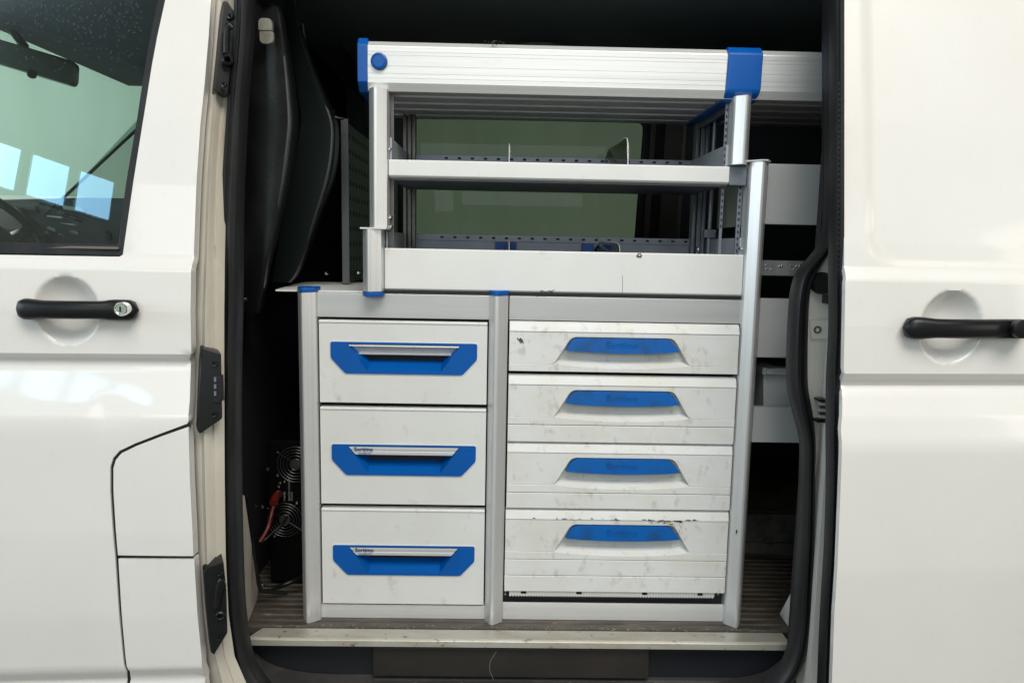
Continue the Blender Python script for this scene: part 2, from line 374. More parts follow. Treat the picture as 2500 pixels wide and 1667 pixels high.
# black ribbons painting the shade inside the shut lines
def gapline(path, hw):
    P = sk(path, yL); bm = bmesh.new(); A = []; B = []
    P2 = smoothpath([Vector(p) for p in P], 3) if False else [Vector(p) for p in P]
    for i, p in enumerate(P2):
        t = (P2[min(i+1, len(P2)-1)]-P2[max(i-1, 0)]).normalized(); n = Vector((-t.y, t.x))*hw
        A.append(bm.verts.new((p.x+n.x, yL(p.x+n.x, p.y+n.y)+.0042, p.y+n.y))); B.append(bm.verts.new((p.x-n.x, yL(p.x-n.x, p.y-n.y)+.0042, p.y-n.y)))
    for i in range(len(A)-1): bm.faces.new((A[i], A[i+1], B[i+1], B[i]))
    return finish('gap_shade', bm, M_void, van)
gapline([(462, 1036), (393, 1061), (331, 1085), (294, 1103), (279, 1120), (273, 1141), (273, 1200), (278, 1280), (284, 1360), (293, 1480), (303, 1600), (306, 1625), (313, 1639), (313, 1667), (313, 1800)], .006)
gapline([(280, 1360), (380, 1360.5), (470, 1361)], .005)
# black sheet put in as the shade behind the shut lines
box('gap_backing', LX, X(470, 1200, -.24), -.222, -.205, Z(200, 1800, -.2), Z(200, 1000, -.2), M_void, van)
# sliding door
sd = sk([(2058, -150), (2059, 0), (2059, 300), (2060, 560), (2062, 655), (2064, 690), (2062, 800), (2060, 900), (2055, 932), (2056, 955), (2053, 1050), (2052, 1200), (2046, 1350), (2037, 1500), (2031, 1667), (2026, 1800)], yR)
sd_poly = sd+[(1.75, sd[-1][1]), (1.75, sd[0][1])]
sdo = skin('sliding_door', sd_poly, yR, M_paint, van, [z for z, _ in PR]+[pw_z+.001*k for k in (0, 3, 7, 11, 14)], fine=((hR.x, hR.z), RR, RRz), sx=.011, thick=.012)
# door handles
def handle(px0, px1, py0, py1, fn, parent, lock):
    a = onskin(px0, (py0+py1)/2, fn); b = onskin(px1, (py0+py1)/2, fn)
    a.x = W(px0, (py0+py1)/2, a.y-.009).x; b.x = W(px1, (py0+py1)/2, b.y-.009).x
    zt = W(px0, py0, a.y-.02).z; zb_ = W(px0, py1, a.y-.02).z
    h = (zt-zb_)/2; c = (a+b)/2; n = 26; bm = bmesh.new(); rings = []
    L = b.x-a.x
    for i in range(n+1):
        t = i/n; x = a.x+L*t; ed = min(t, 1-t)*L
        k = math.sqrt(max(0, 1-(1-min(ed/(h*1.0), 1))**2)) if ed < h else 1
        k = max(k, .02)
        # grip is slimmer between the mounts and bows outwards
        slim = 1-.14*min(1, max(0, (t-.12)/.12))*min(1, max(0, (.78-t)/.06) if lock else 1)
        bow = .010*math.sin(math.pi*min(max((t-.05)/.75, 0), 1))
        yc = a.y+(b.y-a.y)*t-.012-bow
        hz = h*k*slim; hy = .013*k+.001
        rings.append([bm.verts.new((x, yc+hy*(math.copysign(abs(math.sin(q))**.75, math.sin(q))), c.z+hz*math.copysign(abs(math.cos(q))**.8, math.cos(q)))) for q in [2*math.pi*j/20 for j in range(20)]])
    for r0, r1 in zip(rings, rings[1:]):
        for k in range(20): bm.faces.new((r0[k], r0[(k+1) % 20], r1[(k+1) % 20], r1[k]))
    bm.faces.new(rings[0]); bm.faces.new(rings[-1][::-1])
    # mounts
    for x0, x1 in ((a.x+.010, a.x+L*.17), (a.x+L*.68, b.x-.010)):
        addbox(bm, x0+.002, x1-.002, a.y-.009, a.y+.012, c.z-h*.80, c.z+h*.72)
    o = finish('door_handle', bm, M_plastic, parent, 0, ang=60)
    return a, b, c, h, o
a, b, c, h, ho = handle(42, 341, 728, 780, yL, fd, True)
lk = W(295, 755, a.y-.026)
lathe('lock_cylinder', lk, (0, -1, 0), [(.0118, -.014), (.0118, .001), (.0105, .0028), (.0085, .0028), (.008, .0012), (.0055, .0012), (.0052, .002), (0, .002)], M_chrome, fd, 24)
box('key_slot', lk.x-.001, lk.x+.001, lk.y-.0034, lk.y-.0015, lk.z-.0045, lk.z+.0045, M_void, fd)
a2, b2, c2_, h2, ho2 = handle(2202, 2510, 772, 827, yR, sdo, False)
lathe('handle_cap', W(2497, 803, a2.y-.026), (0, -1, 0), [(.016, -.01), (.016, .001), (.0145, .002), (0, .0015)], M_plastic, sdo, 24)

# jamb of the B pillar: stepped painted strip between door edge and seal
def strip(name, rows, mt, parent=None):
    """rows: list of lists of (px, py, Y) sharing length -> ruled sheet"""
    bm = bmesh.new(); V = [[bm.verts.new(W(*p)) for p in r] for r in rows]
    for r0, r1 in zip(V, V[1:]):
        for k in range(len(r0)-1): bm.faces.new((r0[k], r0[k+1], r1[k+1], r1[k]))
    o = finish(name, bm, mt, parent, 0, ang=28)
    return o
rows = []
for py in (-120, 0, 94, 200, 307, 425, 540, 627, 760, 878, 1028, 1180, 1357, 1500, 1600, 1667, 1800):
    e = {-120: 514, 0: 512, 94: 506, 200: 496, 307: 485, 425: 476, 540: 470, 627: 467, 760: 460, 878: 460, 1028: 455, 1180: 459, 1357: 467, 1500: 476, 1600: 486, 1667: 493, 1800: 503}[py]
    sl = {-120: 580, 0: 577, 94: 573, 200: 565, 307: 555, 425: 548, 540: 545, 627: 543, 760: 541, 878: 541, 1028: 541, 1180: 542, 1357: 545, 1500: 552, 1600: 566, 1667: 594, 1800: 640}[py]
    s = lambda t: e+(sl-e)*t
    y0 = interp(PL, W(e, py, -.24).z)+.004
    rows.append([(s(-.03), py, y0+.05), (s(.10), py, y0+.038), (s(.42), py, y0+.030), (s(.50), py, y0+.018), (s(.56), py, y0+.022), (s(.76), py, y0+.040), (s(.79), py, y0+.037), (s(1.08), py, y0+.055)])
strip('door_pillar', rows, M_jamb, van)
bm = bmesh.new()
for k in range(70):
    py = random.gauss(1345, 45) if k < 45 else random.uniform(1100, 1420); ex = 463+(py-1180)*.045+random.uniform(0, 12)
    w = W(ex, py, -.222); h_ = random.uniform(.002, .012); w_ = random.uniform(.0005, .0022)
    pts = [(w.x-w_, w.z-h_*.2), (w.x, w.z-h_), (w.x+w_, w.z-h_*.3), (w.x+w_*.6, w.z+h_*.6), (w.x-w_*.4, w.z+h_)]
    addprism(bm, [pts], lambda p: (p[0], -.2225, p[1]), lambda p: (p[0], -.19, p[1]))
tag(finish('rust_streaks', bm, M_rust, van), kind='stuff')
# hinge / striker plates
def plate(pts, Yt, extras):
    P = [W(px, py, Y) for px, py, Y in pts]; bm = bmesh.new()
    a = [bm.verts.new(p) for p in P]; b_ = [bm.verts.new(p+Vector((-.026, .055, 0))) for p in P]
    bm.faces.new(a); bm.faces.new(b_[::-1]); n = len(a)
    for i in range(n): bm.faces.new((a[i], a[(i+1) % n], b_[(i+1) % n], b_[i]))
    o = finish('striker_plate', bm, M_plastic, van, .003)
    return o
p1 = plate([(545, 2, -.175), (556, 3, -.175), (578, 38, -.17), (569, 120, -.178), (558, 232, -.185), (545, 230, -.192), (521, 221, -.20), (532, 120, -.192), (541, 22, -.18)], 0, 0)
p2 = plate([(493, 848, -.256), (540, 862, -.252), (543, 1022, -.262), (488, 1060, -.272), (481, 1050, -.274), (487, 940, -.266)], 0, 0)
p3 = plate([(497, 1396, -.270), (510, 1386, -.270), (546, 1371, -.266), (553, 1440, -.264), (556, 1545, -.262), (523, 1599, -.264), (514, 1592, -.266), (504, 1500, -.268)], 0, 0)
for (px, py, Y, r, par) in ((556, 147, -.195, .0095, p1), (538, 1502, -.268, .009, p3)):
    lathe('striker_ring', W(px, py, Y), (.25, -1, 0), [(r*.5, -.005), (r*.5, .002), (r*.7, .004), (r, .002), (r*1.05, -.01)], M_plastic, par, 18)
tube('striker_arm', [W(553, 130, -.193), W(553, 95, -.196), W(557, 62, -.198), W(568, 70, -.196)], .0055, M_plastic, p1)
tube('striker_arm', [W(530, 1480, -.270), W(534, 1440, -.274), (W(540, 1416, -.276)), W(545, 1430, -.27)], .006, M_plastic, p3)
box('contact_block', X(518, 930, -.266), X(534, 930, -.266), -.264, -.24, Z(525, 975, -.235), Z(525, 912, -.235), M_rubber, p2, .002)
for k in range(3):
    w = W(526, 926+k*17, -.2655); box('contact_pin', w.x-.0018, w.x+.0018, w.y-.002, w.y+.002, w.z-.004, w.z+.004, M_galv, p2)
for px, py, par, Y in ((563, 42, p1, -.178), (548, 208, p1, -.2), (525, 888, p2, -.258), (524, 1012, p2, -.266), (537, 1398, p3, -.268), (537, 1555, p3, -.265)):
    lathe('recess_screw', W(px, py, Y), (0, -1, 0), [(.002, -.004), (.002, .003), (.0045, .004), (.005, 0)], M_plastic, par, 10)
# door seals
tubeprof = [(-1, .0), (-1, -.012), (-.55, -.017), (-.3, -.013), (-.22, -.013), (-.1, -.022), (.25, -.030), (.6, -.028), (.9, -.018), (1, -.004), (1, .008)]
def sealpath(rows, Y): return [(*W((l+r)/2, py, Y), (W(r, py, Y).x-W(l, py, Y).x)/2) for l, r, py in rows]
ls = [(580, 628, -140), (577, 622, 0), (573, 616, 110), (562, 605, 236), (552, 598, 378), (545, 593, 519), (541, 591, 740), (540, 587, 1000), (542, 590, 1255), (546, 594, 1400), (553, 600, 1500)]
sp = sealpath(ls, -.165)
sp += [(*W(592, 1600, -.165), .02), (*W(622, 1660, -.165), .021), (*W(680, 1715, -.165), .021), (*W(800, 1735, -.165), .02)]
sweep_xz('door_seal', sp[::-1], [(-u, v) for u, v in tubeprof][::-1], M_rubber, van)
rs = [(2008, 2036, -140), (2012, 2035, 0), (2015, 2034, 60), (2016, 2033, 184), (2016, 2032, 400), (2015, 2032, 505), (2011, 2034, 556), (1999, 2025, 603), (1972, 2003, 640), (1947, 1985, 670), (1934, 1974, 710), (1928, 1970, 766), (1924, 1968, 859), (1925, 1969, 940), (1938, 1979, 1002), (1951, 1985, 1050), (1956, 1986, 1090), (1954, 1985, 1180), (1950, 1984, 1300), (1944, 1980, 1400), (1936, 1975, 1520)]
rp = sealpath(rs, -.165)+[(*W(1940, 1600, -.165), .017), (*W(1905, 1660, -.165), .017), (*W(1840, 1705, -.165), .017), (*W(1700, 1725, -.165), .017)]
sweep_xz('door_seal', rp, [(-1, .01), (-1, -.006), (-.8, -.018), (-.45, -.024), (-.05, -.022), (.1, -.012), (.2, -.012), (.45, -.02), (.8, -.016), (1, -.004), (1, .01)], M_rubber, van)
# strip on the sliding door's leading edge, ribbed
st = [(2036, 2057, -140), (2036, 2057, 0), (2037, 2057, 200), (2036, 2057, 500), (2034, 2057, 655), (2034, 2058, 800), (2028, 2054, 930), (2027, 2051, 1050), (2027, 2050, 1200), (2022, 2044, 1350), (2013, 2035, 1500), (2006, 2029, 1667), (2002, 2024, 1800)]
so = sweep_xz('edge_seal', sealpath(st, -.303), [(-1, .02), (-1, -.003), (-.6, -.008), (0, -.005), (.35, -.009), (.8, -.010), (.98, -.004), (1, .02)], M_rubber, sdo)
bm = bmesh.new()
for k in range(105):
    py = 205+k*13; L = None
    for (l0, r0, q0), (l1, r1, q1) in zip(st, st[1:]):
        if q0 <= py <= q1: t = (py-q0)/(q1-q0); L = (l0+(l1-l0)*t, r0+(r1-r0)*t)
    if L is None: continue
    w = W(L[0]*.42+L[1]*.58, py, -.309); addbox(bm, w.x-.0016, w.x+.0016, w.y-.0012, w.y+.004, w.z-.0024, w.z+.0024)
tag(finish('seal_ribs', bm, M_rubber, sdo), kind='stuff')
# C pillar, painted, behind the right seal
cp = pp([(2042, 540), (2042, 700), (2042, 1200), (2036, 1400), (2028, 1700), (1960, 1700), (1962, 1500), (1968, 1200), (1962, 1040), (1950, 980), (1948, 760), (1966, 690), (1990, 655), (2020, 610)], -.162)
prism_xz('rear_pillar', cp, -.162, -.15, M_jambclean, van)
prism_xz('pillar_flange', pp([(2012, -140), (2046, -140), (2046, 700), (2018, 640), (2012, 560)], -.15), -.145, -.14, M_rubber, van)
# door inner side return
box('door_return', X(2040, 800, -.2), X(2040, 800, -.2)+.02, -.20, -.14, Z(2040, 1750, -.2), Z(2040, -100, -.2), M_jambclean, van)
lathe('rubber_buffer', W(2004, 691, -.165), (0, -1, 0), [(.021, -.003), (.021, .010), (.018, .014), (.0155, .014), (.015, .011), (0, .011)], M_rubber, van, 28)
prism_xz('catch_plate', roundpoly(pp([(1978, 782), (2034, 780), (2034, 826), (1982, 828)], -.165), .004), -.1655, -.158, M_jambclean, van, .001)
prism_xz('pressed_edge', roundpoly(pp([(1976, 778), (2036, 776), (2036, 846), (2028, 846), (2024, 833), (1980, 834)], -.165), .003), -.1635, -.158, M_jamb, van, .001)
lathe('pillar_screw', W(1996, 805, -.166), (0, -1, 0), [(.0075, -.003), (.0075, .001), (.0045, .0015), (.004, -.001), (0, -.001)], M_brown, van, 18)
box('wear_pad', X(2017, 730, -.18), X(2037, 730, -.18), -.185, -.16, Z(2027, 742, -.18), Z(2027, 721, -.18), M_rubber, van, .002)
ck = empty('door_clip', parent=van, loc=(0, 0, 0))
bm = bmesh.new()
x0, x1 = X(1999, 1000, -.19), X(2030, 1000, -.19); zt, zb2 = Z(2010, 975, -.19), Z(2010, 1031, -.19)
addbox(bm, x0, x1, -.192, -.165, zt-.004, zt); addbox(bm, x0, x1, -.192, -.165, zb2, zb2+.004); addbox(bm, x0+.013, x1, -.188, -.165, zb2+.004, zt-.004)
co = finish('door_clip', bm, M_plastic, van); bpy.data.objects.remove(ck)
for k in range(3):
    z = zb2+.009+k*.0125; box('clip_tooth', x0+.002, x0+.013, -.193, -.18, z, z+.005, M_buff, van)
box('door_clip', X(2022, 1060, -.19), X(2032, 1060, -.19), -.19, -.165, Z(2025, 1090, -.19), Z(2025, 1040, -.19), M_plastic, van, .001)
for py0, py1, pa, pb in ((1546, 1573, 1978, 1990), (1596, 1610, 1976, 1988)):
    box('lower_catch', X(pa, py0, -.18), X(pb, py0, -.18), -.185, -.16, Z(pa, py1, -.18), Z(pa, py0, -.18), M_plastic, van, .001)

# cab window
wf = sk([(300, 624), (322, 469), (351, 286), (371, 160), (384, 90), (406, -10), (428, -130)], yL)
wi = [(300-13, 597), (309-4, 449), (333, 286), (349, 180), (364, 90), (385, -10), (404, -130)]
wi = sk(wi, yL)
fr = roundpoly([(LX, zb+.0005)]+[(LX, wi[0][1])]+[wi[0]]+wi[1:]+wf[::-1], [0, 0, .004]+[0]*30, 4)
def tilted(name, poly, off, th, mt, parent, bev=0):
    bm = bmesh.new(); addprism(bm, [poly], lambda p: (p[0], yL(p[0], p[1])+off, p[1]), lambda p: (p[0], yL(p[0], p[1])+off+th, p[1])); return finish(name, bm, mt, parent, bev)
wfo = tilted('window_frame', [(LX, zb+.0006), (LX, wi[0][1])]+wi+[(p[0]-.0006, p[1]) for p in wf[::-1]], .002, .02, M_rubber, fd, .0015)
bz = lambda px, py: sk([(px, py)], yL)[0]
z1_, z2_ = bz(150, 606)[1], bz(150, 600)[1]
y_ = yL(-.7, z1_)
prism_x('frame_lip', [(y_-.004, z1_), (y_-.001, z2_), (y_+.004, z2_), (y_+.004, z1_)], LX, bz(292, 603)[0], M_brown, fd)
# glass: one flat sheet tilted 12 degrees
gp = [(LX, wi[0][1]-.01), (wi[0][0]+.008, wi[0][1]-.01), (wi[3][0]+.008, wi[3][1]), (wi[-1][0]+.01, wi[-1][1]), (LX, wi[-1][1])]
zq = wi[0][1]; yq = interp(PL, zq)+.014
gy = lambda p: yq+math.tan(math.radians(12))*(p[1]-zq)+.08*(p[0]+.72)
bm = bmesh.new(); bm.faces.new([bm.verts.new((p[0], gy(p), p[1])) for p in gp])
pane = finish('window_pane', bm, G_side, fd)
bm = bmesh.new(); bmd = bmesh.new()
for k in range(420):
    px = random.uniform(0, 345); py = random.uniform(0, 210)*random.random()**.6
    w = W(px, py, -.2); y = gy((w.x, w.z)); w = W(px, py, y)
    if w.x > -.62+.0: continue
    r = random.uniform(.0004, .0011)
    adddisc(bm, w+Vector((0, -.0003, 0)), (0, -1, .2), [(r, 0), (r*.6, r*.4), (0, r*.5)], 5)
bmd.free()
tag(finish('rain_drops', bm, mat('drop_residue', (.10, .11, .11), .25), fd, 0), kind='stuff')
# cab interior
RZ = W(339, 196, 1.3).z
box('cab_roof', -1.46, -.60, -.10, 1.42, RZ, RZ+.05, M_darkgrey, van, .01)
prism_xz('far_door', [(-2.4, .2), (-.62, .2), (-.62, 1.0), (-1.60, 1.0), (-2.4, .96)], 1.36, 1.42, M_darkgrey, van, .01)
ap0, ap1 = W(332, 318, 1.34), W(158, 480, 1.34)
tube('front_pillar', [ap0+(ap0-ap1)*.75, ap0, ap1, ap1+(ap1-ap0)*.3], .006, M_plastic, van, 8, False)
bm = bmesh.new(); bm.faces.new([bm.verts.new(p) for p in (Vector(ap1), Vector((-.62, 1.38, ap1.z)), Vector((-.62, 1.38, RZ)), Vector((ap0.x+.12, 1.38, RZ)))])
finish('far_window', bm, glass('far_door_glass', (.42, .5, .46), 0, .3), van)
bm = bmesh.new(); bm.faces.new([bm.verts.new(p) for p in ((-1.46, -.1, RZ+.01), tuple(ap0+(ap0-ap1)*((RZ+.01-ap0.z)/(ap0.z-ap1.z))), tuple(ap1), (-2.3, -.1, .92))]); finish('windscreen', bm, G_wind, van)
# dashboard
M_screen = mat('dash_screen', (.30, .36, .33), .3)
prism_xz('dashboard', [(-2.6, .3), (-1.72, .3), (-1.66, .62), (-1.74, .86), (-1.86, .955), (-2.6, .96)], .0, 1.34, M_plastic, van, .012)
for k, (px, py, w_, h_, mt_) in enumerate(((178, 510, 24, 12, M_screen), (60, 508, 30, 16, M_gloss), (130, 530, 22, 6, M_lip), (165, 548, 18, 5, M_lip), (180, 568, 10, 10, M_chrome), (150, 575, 8, 8, M_chrome), (262, 575, 6, 20, M_gloss), (125, 560, 10, 10, M_chrome))):  # pale and chrome bits put in as lit details on the dark dash
    Yk = 1.34; w = W(px, py, Yk); s = (Yk+CD)/CF
    prism_xz('dash_detail', roundpoly([(w.x-w_*s, w.z-h_*s*.5+.008), (w.x+w_*s, w.z-h_*s*.6), (w.x+w_*s*.8, w.z+h_*s*.3), (w.x-w_*s, w.z+h_*s*.6)], .004), Yk, Yk+.03, mt_, van, .002)
for k in range(5):
    w = W(120+k*14, 505+k*7, 1.33); tube('air_vent', [w+Vector((-.035, 0, .012)), w+Vector((.035, 0, -.014))], .004, M_galv if k % 2 else M_gloss, van, 6, False)
sw = W(-18, 600, .98)
bm = bmesh.new(); ring = []
ax1 = Vector((.30, .95, 0)).normalized(); ax2 = Vector((-.35, 0, .94)).normalized()
addtube(bm, [sw+(ax1*math.cos(t)+ax2*math.sin(t))*.185 for t in [2*math.pi*k/36 for k in range(37)]], .015, 8, False)
for t in (.35, 2.8, 4.7): addtube(bm, [sw, sw+(ax1*math.cos(t)+ax2*math.sin(t))*.18], .018, 6, False)
adddisc(bm, sw, ax1.cross(ax2), [(.075, -.02), (.075, .02), (.05, .035), (0, .04)], 18)
finish('steering_wheel', bm, M_plastic, van)
mr = [W(a, b, .62) for a, b in ((-30, 90), (0, 98), (90, 124), (180, 151), (191, 156), (194, 165), (192, 200), (188, 209), (180, 211), (90, 184), (-30, 148))]
bm = bmesh.new(); addprism(bm, [[(p.x, p.z) for p in mr]], lambda p: (p[0], .60, p[1]), lambda p: (p[0]-.01, .64, p[1])); finish('rear_mirror', bm, M_gloss, van, .004)
w = W(78, 183, .6); lathe('mirror_toggle', w, (0, -.3, -1), [(.012, -.01), (.012, .004), (.008, .008), (0, .008)], M_plastic, van, 10)
tube('mirror_stem', [W(60, 115, .63), W(20, 60, .7), W(-20, 0, .75)], .012, M_plastic, van, 8)
pr = [W(*q, 1.0) for q in ((190, 103), (235, 98), (345, 100), (350, 138), (260, 136))]
prism_xz('overhead_console', [(p.x, p.z) for p in pr], .98, 1.1, mat('console_grey', (.05, .052, .05), .5), van, .004)
pr = [W(*q, .98) for q in ((193, 104), (210, 106), (272, 134), (258, 135), (215, 120))]
prism_xz('console_rim', [(p.x, p.z) for p in pr], .965, .98, mat('console_rim_grey', (.12, .13, .12), .5), van, .002)

# cargo space shell
CZ = 1.44
IN = -.60
box('roof_lining', IN, 2.6, -.12, 1.46, CZ, CZ+.04, M_liner, van)
box('bulkhead', IN-.02, IN, -.12, 1.42, -.2, CZ, M_void, van)
box('rear_wall', 2.58, 2.6, -.12, 1.46, -.2, CZ, M_void, van)
box('near_wall', X(2016, 300, -.13), 2.6, -.14, -.12, -.2, CZ+.04, M_void, van)
# far wall with window hole
FY = 1.36
wp = roundpoly(pp([(981, 284), (1578, 293), (1546, 700), (984, 700)], FY), .035, 6)
outer = [(IN, -.2), (2.6, -.2), (2.6, CZ), (IN, CZ)]
prism_xz('far_wall', [outer, wp], FY, FY+.04, M_darkgrey, van)
bm = bmesh.new(); bm.faces.new([bm.verts.new((x, FY+.045, z)) for x, z in ((wp[0][0]-.05, .6), (.75, .6), (.75, 1.42), (wp[0][0]-.05, 1.42))]); finish('side_window', bm, G_priv, van)
for nm, q, mt_, y0 in (('window_seal', [(1578, 270), (1592, 270), (1566, 640), (1550, 640)], M_plastic, 1.345), ('pillar_trim', [(1592, 270), (1607, 270), (1584, 640), (1566, 640)], M_brown, 1.35),
                       ('pillar_seal', [(1606, 270), (1628, 270), (1604, 640), (1582, 640)], M_void, 1.34), ('pillar_cover', [(1628, 270), (1675, 270), (1652, 640), (1604, 640)], M_brown, 1.345),
                       ('pillar_edge', [(1672, 270), (1680, 270), (1656, 640), (1648, 640)], mat('pale_edge', (.22, .205, .19), .5), 1.335)):
    prism_xz(nm, pp(q, y0), y0, FY-.001, mt_, van, .002)
prism_xz('window_seal', [wp, [((x-.08)*.975+.08, (z-1.0)*.97+1.0) for x, z in wp]], 1.35, FY-.002, M_plastic, van)
# roof lamp
rl = WZ(1340, 42, CZ)
bm = bmesh.new(); adddisc(bm, (0, 0, 0), (0, 0, -1), [(.062, 0), (.058, .010), (.045, .016), (0, .018)], 24)
for v in bm.verts: v.co = Vector((v.co.x*1.75+.36*0+rl.x, v.co.y*.75+.75, v.co.z+CZ))
lamp = finish('roof_lamp', bm, mat('smoked_lens', (.05, .055, .06), .3), van)
for k in range(6):
    x = rl.x-.08+k*.032; box('lamp_rib', x, x+.006, .72, .78, CZ-.024, CZ-.012, M_darkgrey, lamp)
# rear upper trims (navy bands in the top right)
prism_xz('rear_trim', pp([(1905, 124), (2060, -60), (2080, 124)], 1.0), 1.0, 1.05, mat('rear_trim_grey', (.014, .013, .015), .6), van, .006)
prism_xz('roof_bow', pp([(1700, 124), (1850, -40), (1925, -40), (1800, 124)], 1.1), 1.1, 1.14, mat('navy_trim', (.004, .006, .012), .5), van, .006)
# floor, ribbed
prof = []
y = 1.36; n = 0
zz = 0
sec = [(1.36, -.03)]
yy = 1.36
while yy > -.036:
    sec += [(yy, 0), (yy-.016, .0006), (yy-.0175, -.0032), (yy-.0235, -.0032)]; yy -= .025
sec += [(-.044, 0), (-.044, -.03)]
prism_x('cargo_floor', sec[::-1], IN, 2.58, M_floor, van)
# curved rib ends at the left and crumbs of dirt
bm = bmesh.new()
for k in range(150):
    x = random.uniform(-.52, .62); y = random.uniform(-.042, -.028) if random.random() < .8 else random.uniform(.0, .2)
    r = random.uniform(.0006, .0022); addbox(bm, x, x+r*random.uniform(.6, 2), y, y+r, .0, r*.8)
tag(finish('grit', bm, mat('pale_grit', (.27, .24, .19), .8), None), 'pale crumbs and chips scattered along the ribbed van floor', 'grit', kind='stuff')
# sill strip
sx0, sx1 = X(606, 1555, -.09), X(1927, 1570, -.09)
bm = bmesh.new()
nseg = 60
secs = [(-.046, .001), (-.050, .0035), (-.088, .0035), (-.093, .000), (-.0935, -.013), (-.090, -.0135), (-.060, -.012)]
addprism(bm, [secs], lambda p: (sx0+(.012 if p[0] < -.06 and False else 0), p[0], p[1]), lambda p: (sx1, p[0], p[1]))
for v in bm.verts:
    if v.co.x < 0 and v.co.y > -.06: v.co.x += .018
finish('sill_strip', bm, M_sill, van, .0008)
# step well
box('step_riser', -.60, .66, -.052, -.046, -.30, -.012, mat('riser_navy_black', (.007, .009, .013), .5), van)
tz = Z(1250, 1650, -.055)
bm = bmesh.new(); secs = [(-.052, tz-.02), (-.052, tz), (-.062, tz-.002), (-.066, tz-.005), (-.10, tz-.006), (-.104, tz-.002), (-.112, tz-.002), (-.116, tz-.006), (-.15, tz-.008), (-.154, tz-.004), (-.165, tz-.004), (-.26, tz-.014), (-.26, tz-.03)]
addprism(bm, [secs], lambda p: (-.62, p[0], p[1]), lambda p: (.66, p[0], p[1])); finish('step_tread', bm, M_dustrubber, van, .001)
def corner(name, pts, Y0, Y1):
    P = smoothpath([Vector(XZ(a_, b_, Y0)) for a_, b_ in pts], 6); bm = bmesh.new()
    A = [bm.verts.new((p.x, Y0, p.y)) for p in P]; B = [bm.verts.new((p.x, Y1, p.y)) for p in P]
    s = 1 if pts[-1][0] > pts[0][0] else -1
    C = [bm.verts.new((p.x-s*.03, Y1, p.y-.03)) for p in P]
    for i in range(len(P)-1): bm.faces.new((A[i], A[i+1], B[i+1], B[i])); bm.faces.new((B[i], B[i+1], C[i+1], C[i]))
    return finish(name, bm, M_dustrubber, van)
corner('step_corner', [(600, 1572), (622, 1590), (660, 1618), (720, 1636), (800, 1644), (915, 1648)], -.054, -.16)
corner('step_corner', [(1926, 1592), (1905, 1610), (1870, 1636), (1820, 1650), (1740, 1658), (1590, 1660)], -.054, -.16)
prism_xz('step_cover', pp([(910, 1579), (1585, 1586), (1585, 1657), (910, 1650)], -.075), -.075, -.055, M_stepbox, van, .003)
tube('hair', [W(1205, 1658, -.076), W(1196, 1635, -.077), W(1198, 1612, -.077), W(1212, 1590, -.077)], .0003, M_buff, van, 5)
# painted inner sills at both ends of the floor
lp = [W(591, 1208, -.12), W(597, 1212, -.12), WZ(632, 1452, .005), WZ(630, 1462, 0), WZ(600, 1523, 0), WZ(597, 1490, 0)]
bm = bmesh.new()
P = [W(588, 1205, -.10), W(597, 1210, -.09), Vector((*WZ(630, 1450, .01).xy, .02)), Vector((*WZ(628, 1462, 0).xy, 0)), Vector((*WZ(603, 1524, 0).xy, 0)), W(585, 1540, -.10)]
a_ = [bm.verts.new(p) for p in P]; bm.faces.new(a_)
finish('inner_sill', bm, M_jamb, van)
bm = bmesh.new()
P = [W(1945, 1380, -.10), W(1934, 1441, -.09), Vector((*WZ(1903, 1500, 0).xy, .002)), Vector((*WZ(1932, 1541, 0).xy, .001)), W(1950, 1560, -.10)]
bm.faces.new([bm.verts.new(p) for p in P]); finish('inner_sill', bm, M_jambclean, van)

# interior trim, left: moulded glossy pillar cover with bowed right edge
def moulded(name, rows, mt, parent, bulge=.03):
    """rows (pxl, pxr, py, Y): a convex moulded cover; returns mesh"""
    P = smoothpath([Vector((a, b, c)) for a, b, c, d in rows], 4); Ys = smoothpath([Vector((d, 0, 0)) for a, b, c, d in rows], 4)
    bm = bmesh.new(); R = []
    us = [0, .3, .6, .78, .84, .88, .905, .925, 1.0]; vs = [.5, .15, -.15, -.30, -.32, -.22, .05, .5, 4.0]
    for p, y in zip(P, Ys):
        R.append([bm.verts.new(W(p.x+(p.y-p.x)*u, p.z, y.x+v*bulge)) for u, v in zip(us, vs)])
    for r0, r1 in zip(R, R[1:]):
        for k in range(len(us)-1): bm.faces.new((r0[k], r0[k+1], r1[k+1], r1[k]))
    return finish(name, bm, mt, parent, 0, ang=60)
cov = moulded('pillar_cover', [(630, 640, 8, -.03), (621, 676, 14, -.03), (614, 692, 30, -.03), (608, 702, 70, -.03), (604, 714, 150, -.03), (600, 724, 230, -.03), (595, 730, 300, -.03), (592, 724, 360, -.03), (590, 712, 440, -.03), (588, 697, 510, -.03), (588, 680, 580, -.03), (588, 662, 650, -.03), (588, 646, 740, -.03), (588, 640, 764, -.03)], M_gloss, van, .035)
cov2 = moulded('bulkhead_cover', [(700, 712, -60, .12), (690, 735, 60, .12), (715, 768, 160, .12), (728, 800, 240, .12), (735, 825, 300, .12), (720, 828, 370, .12), (700, 818, 440, .12), (690, 790, 520, .12), (680, 765, 590, .12), (670, 735, 660, .12), (664, 712, 690, .12)], mat('dark_green_trim', (.008, .0115, .0105), .3), van, .03)
cl = W(648, 76, -.062)
mclip = mat('clip_beige', (.24, .23, .18), .45, c2=(.17, .16, .12), vs=(60, 60, 60))
ck = empty('coat_clip', 'small beige plastic clip on top of the glossy black pillar trim', 'clip', loc=tuple(cl))
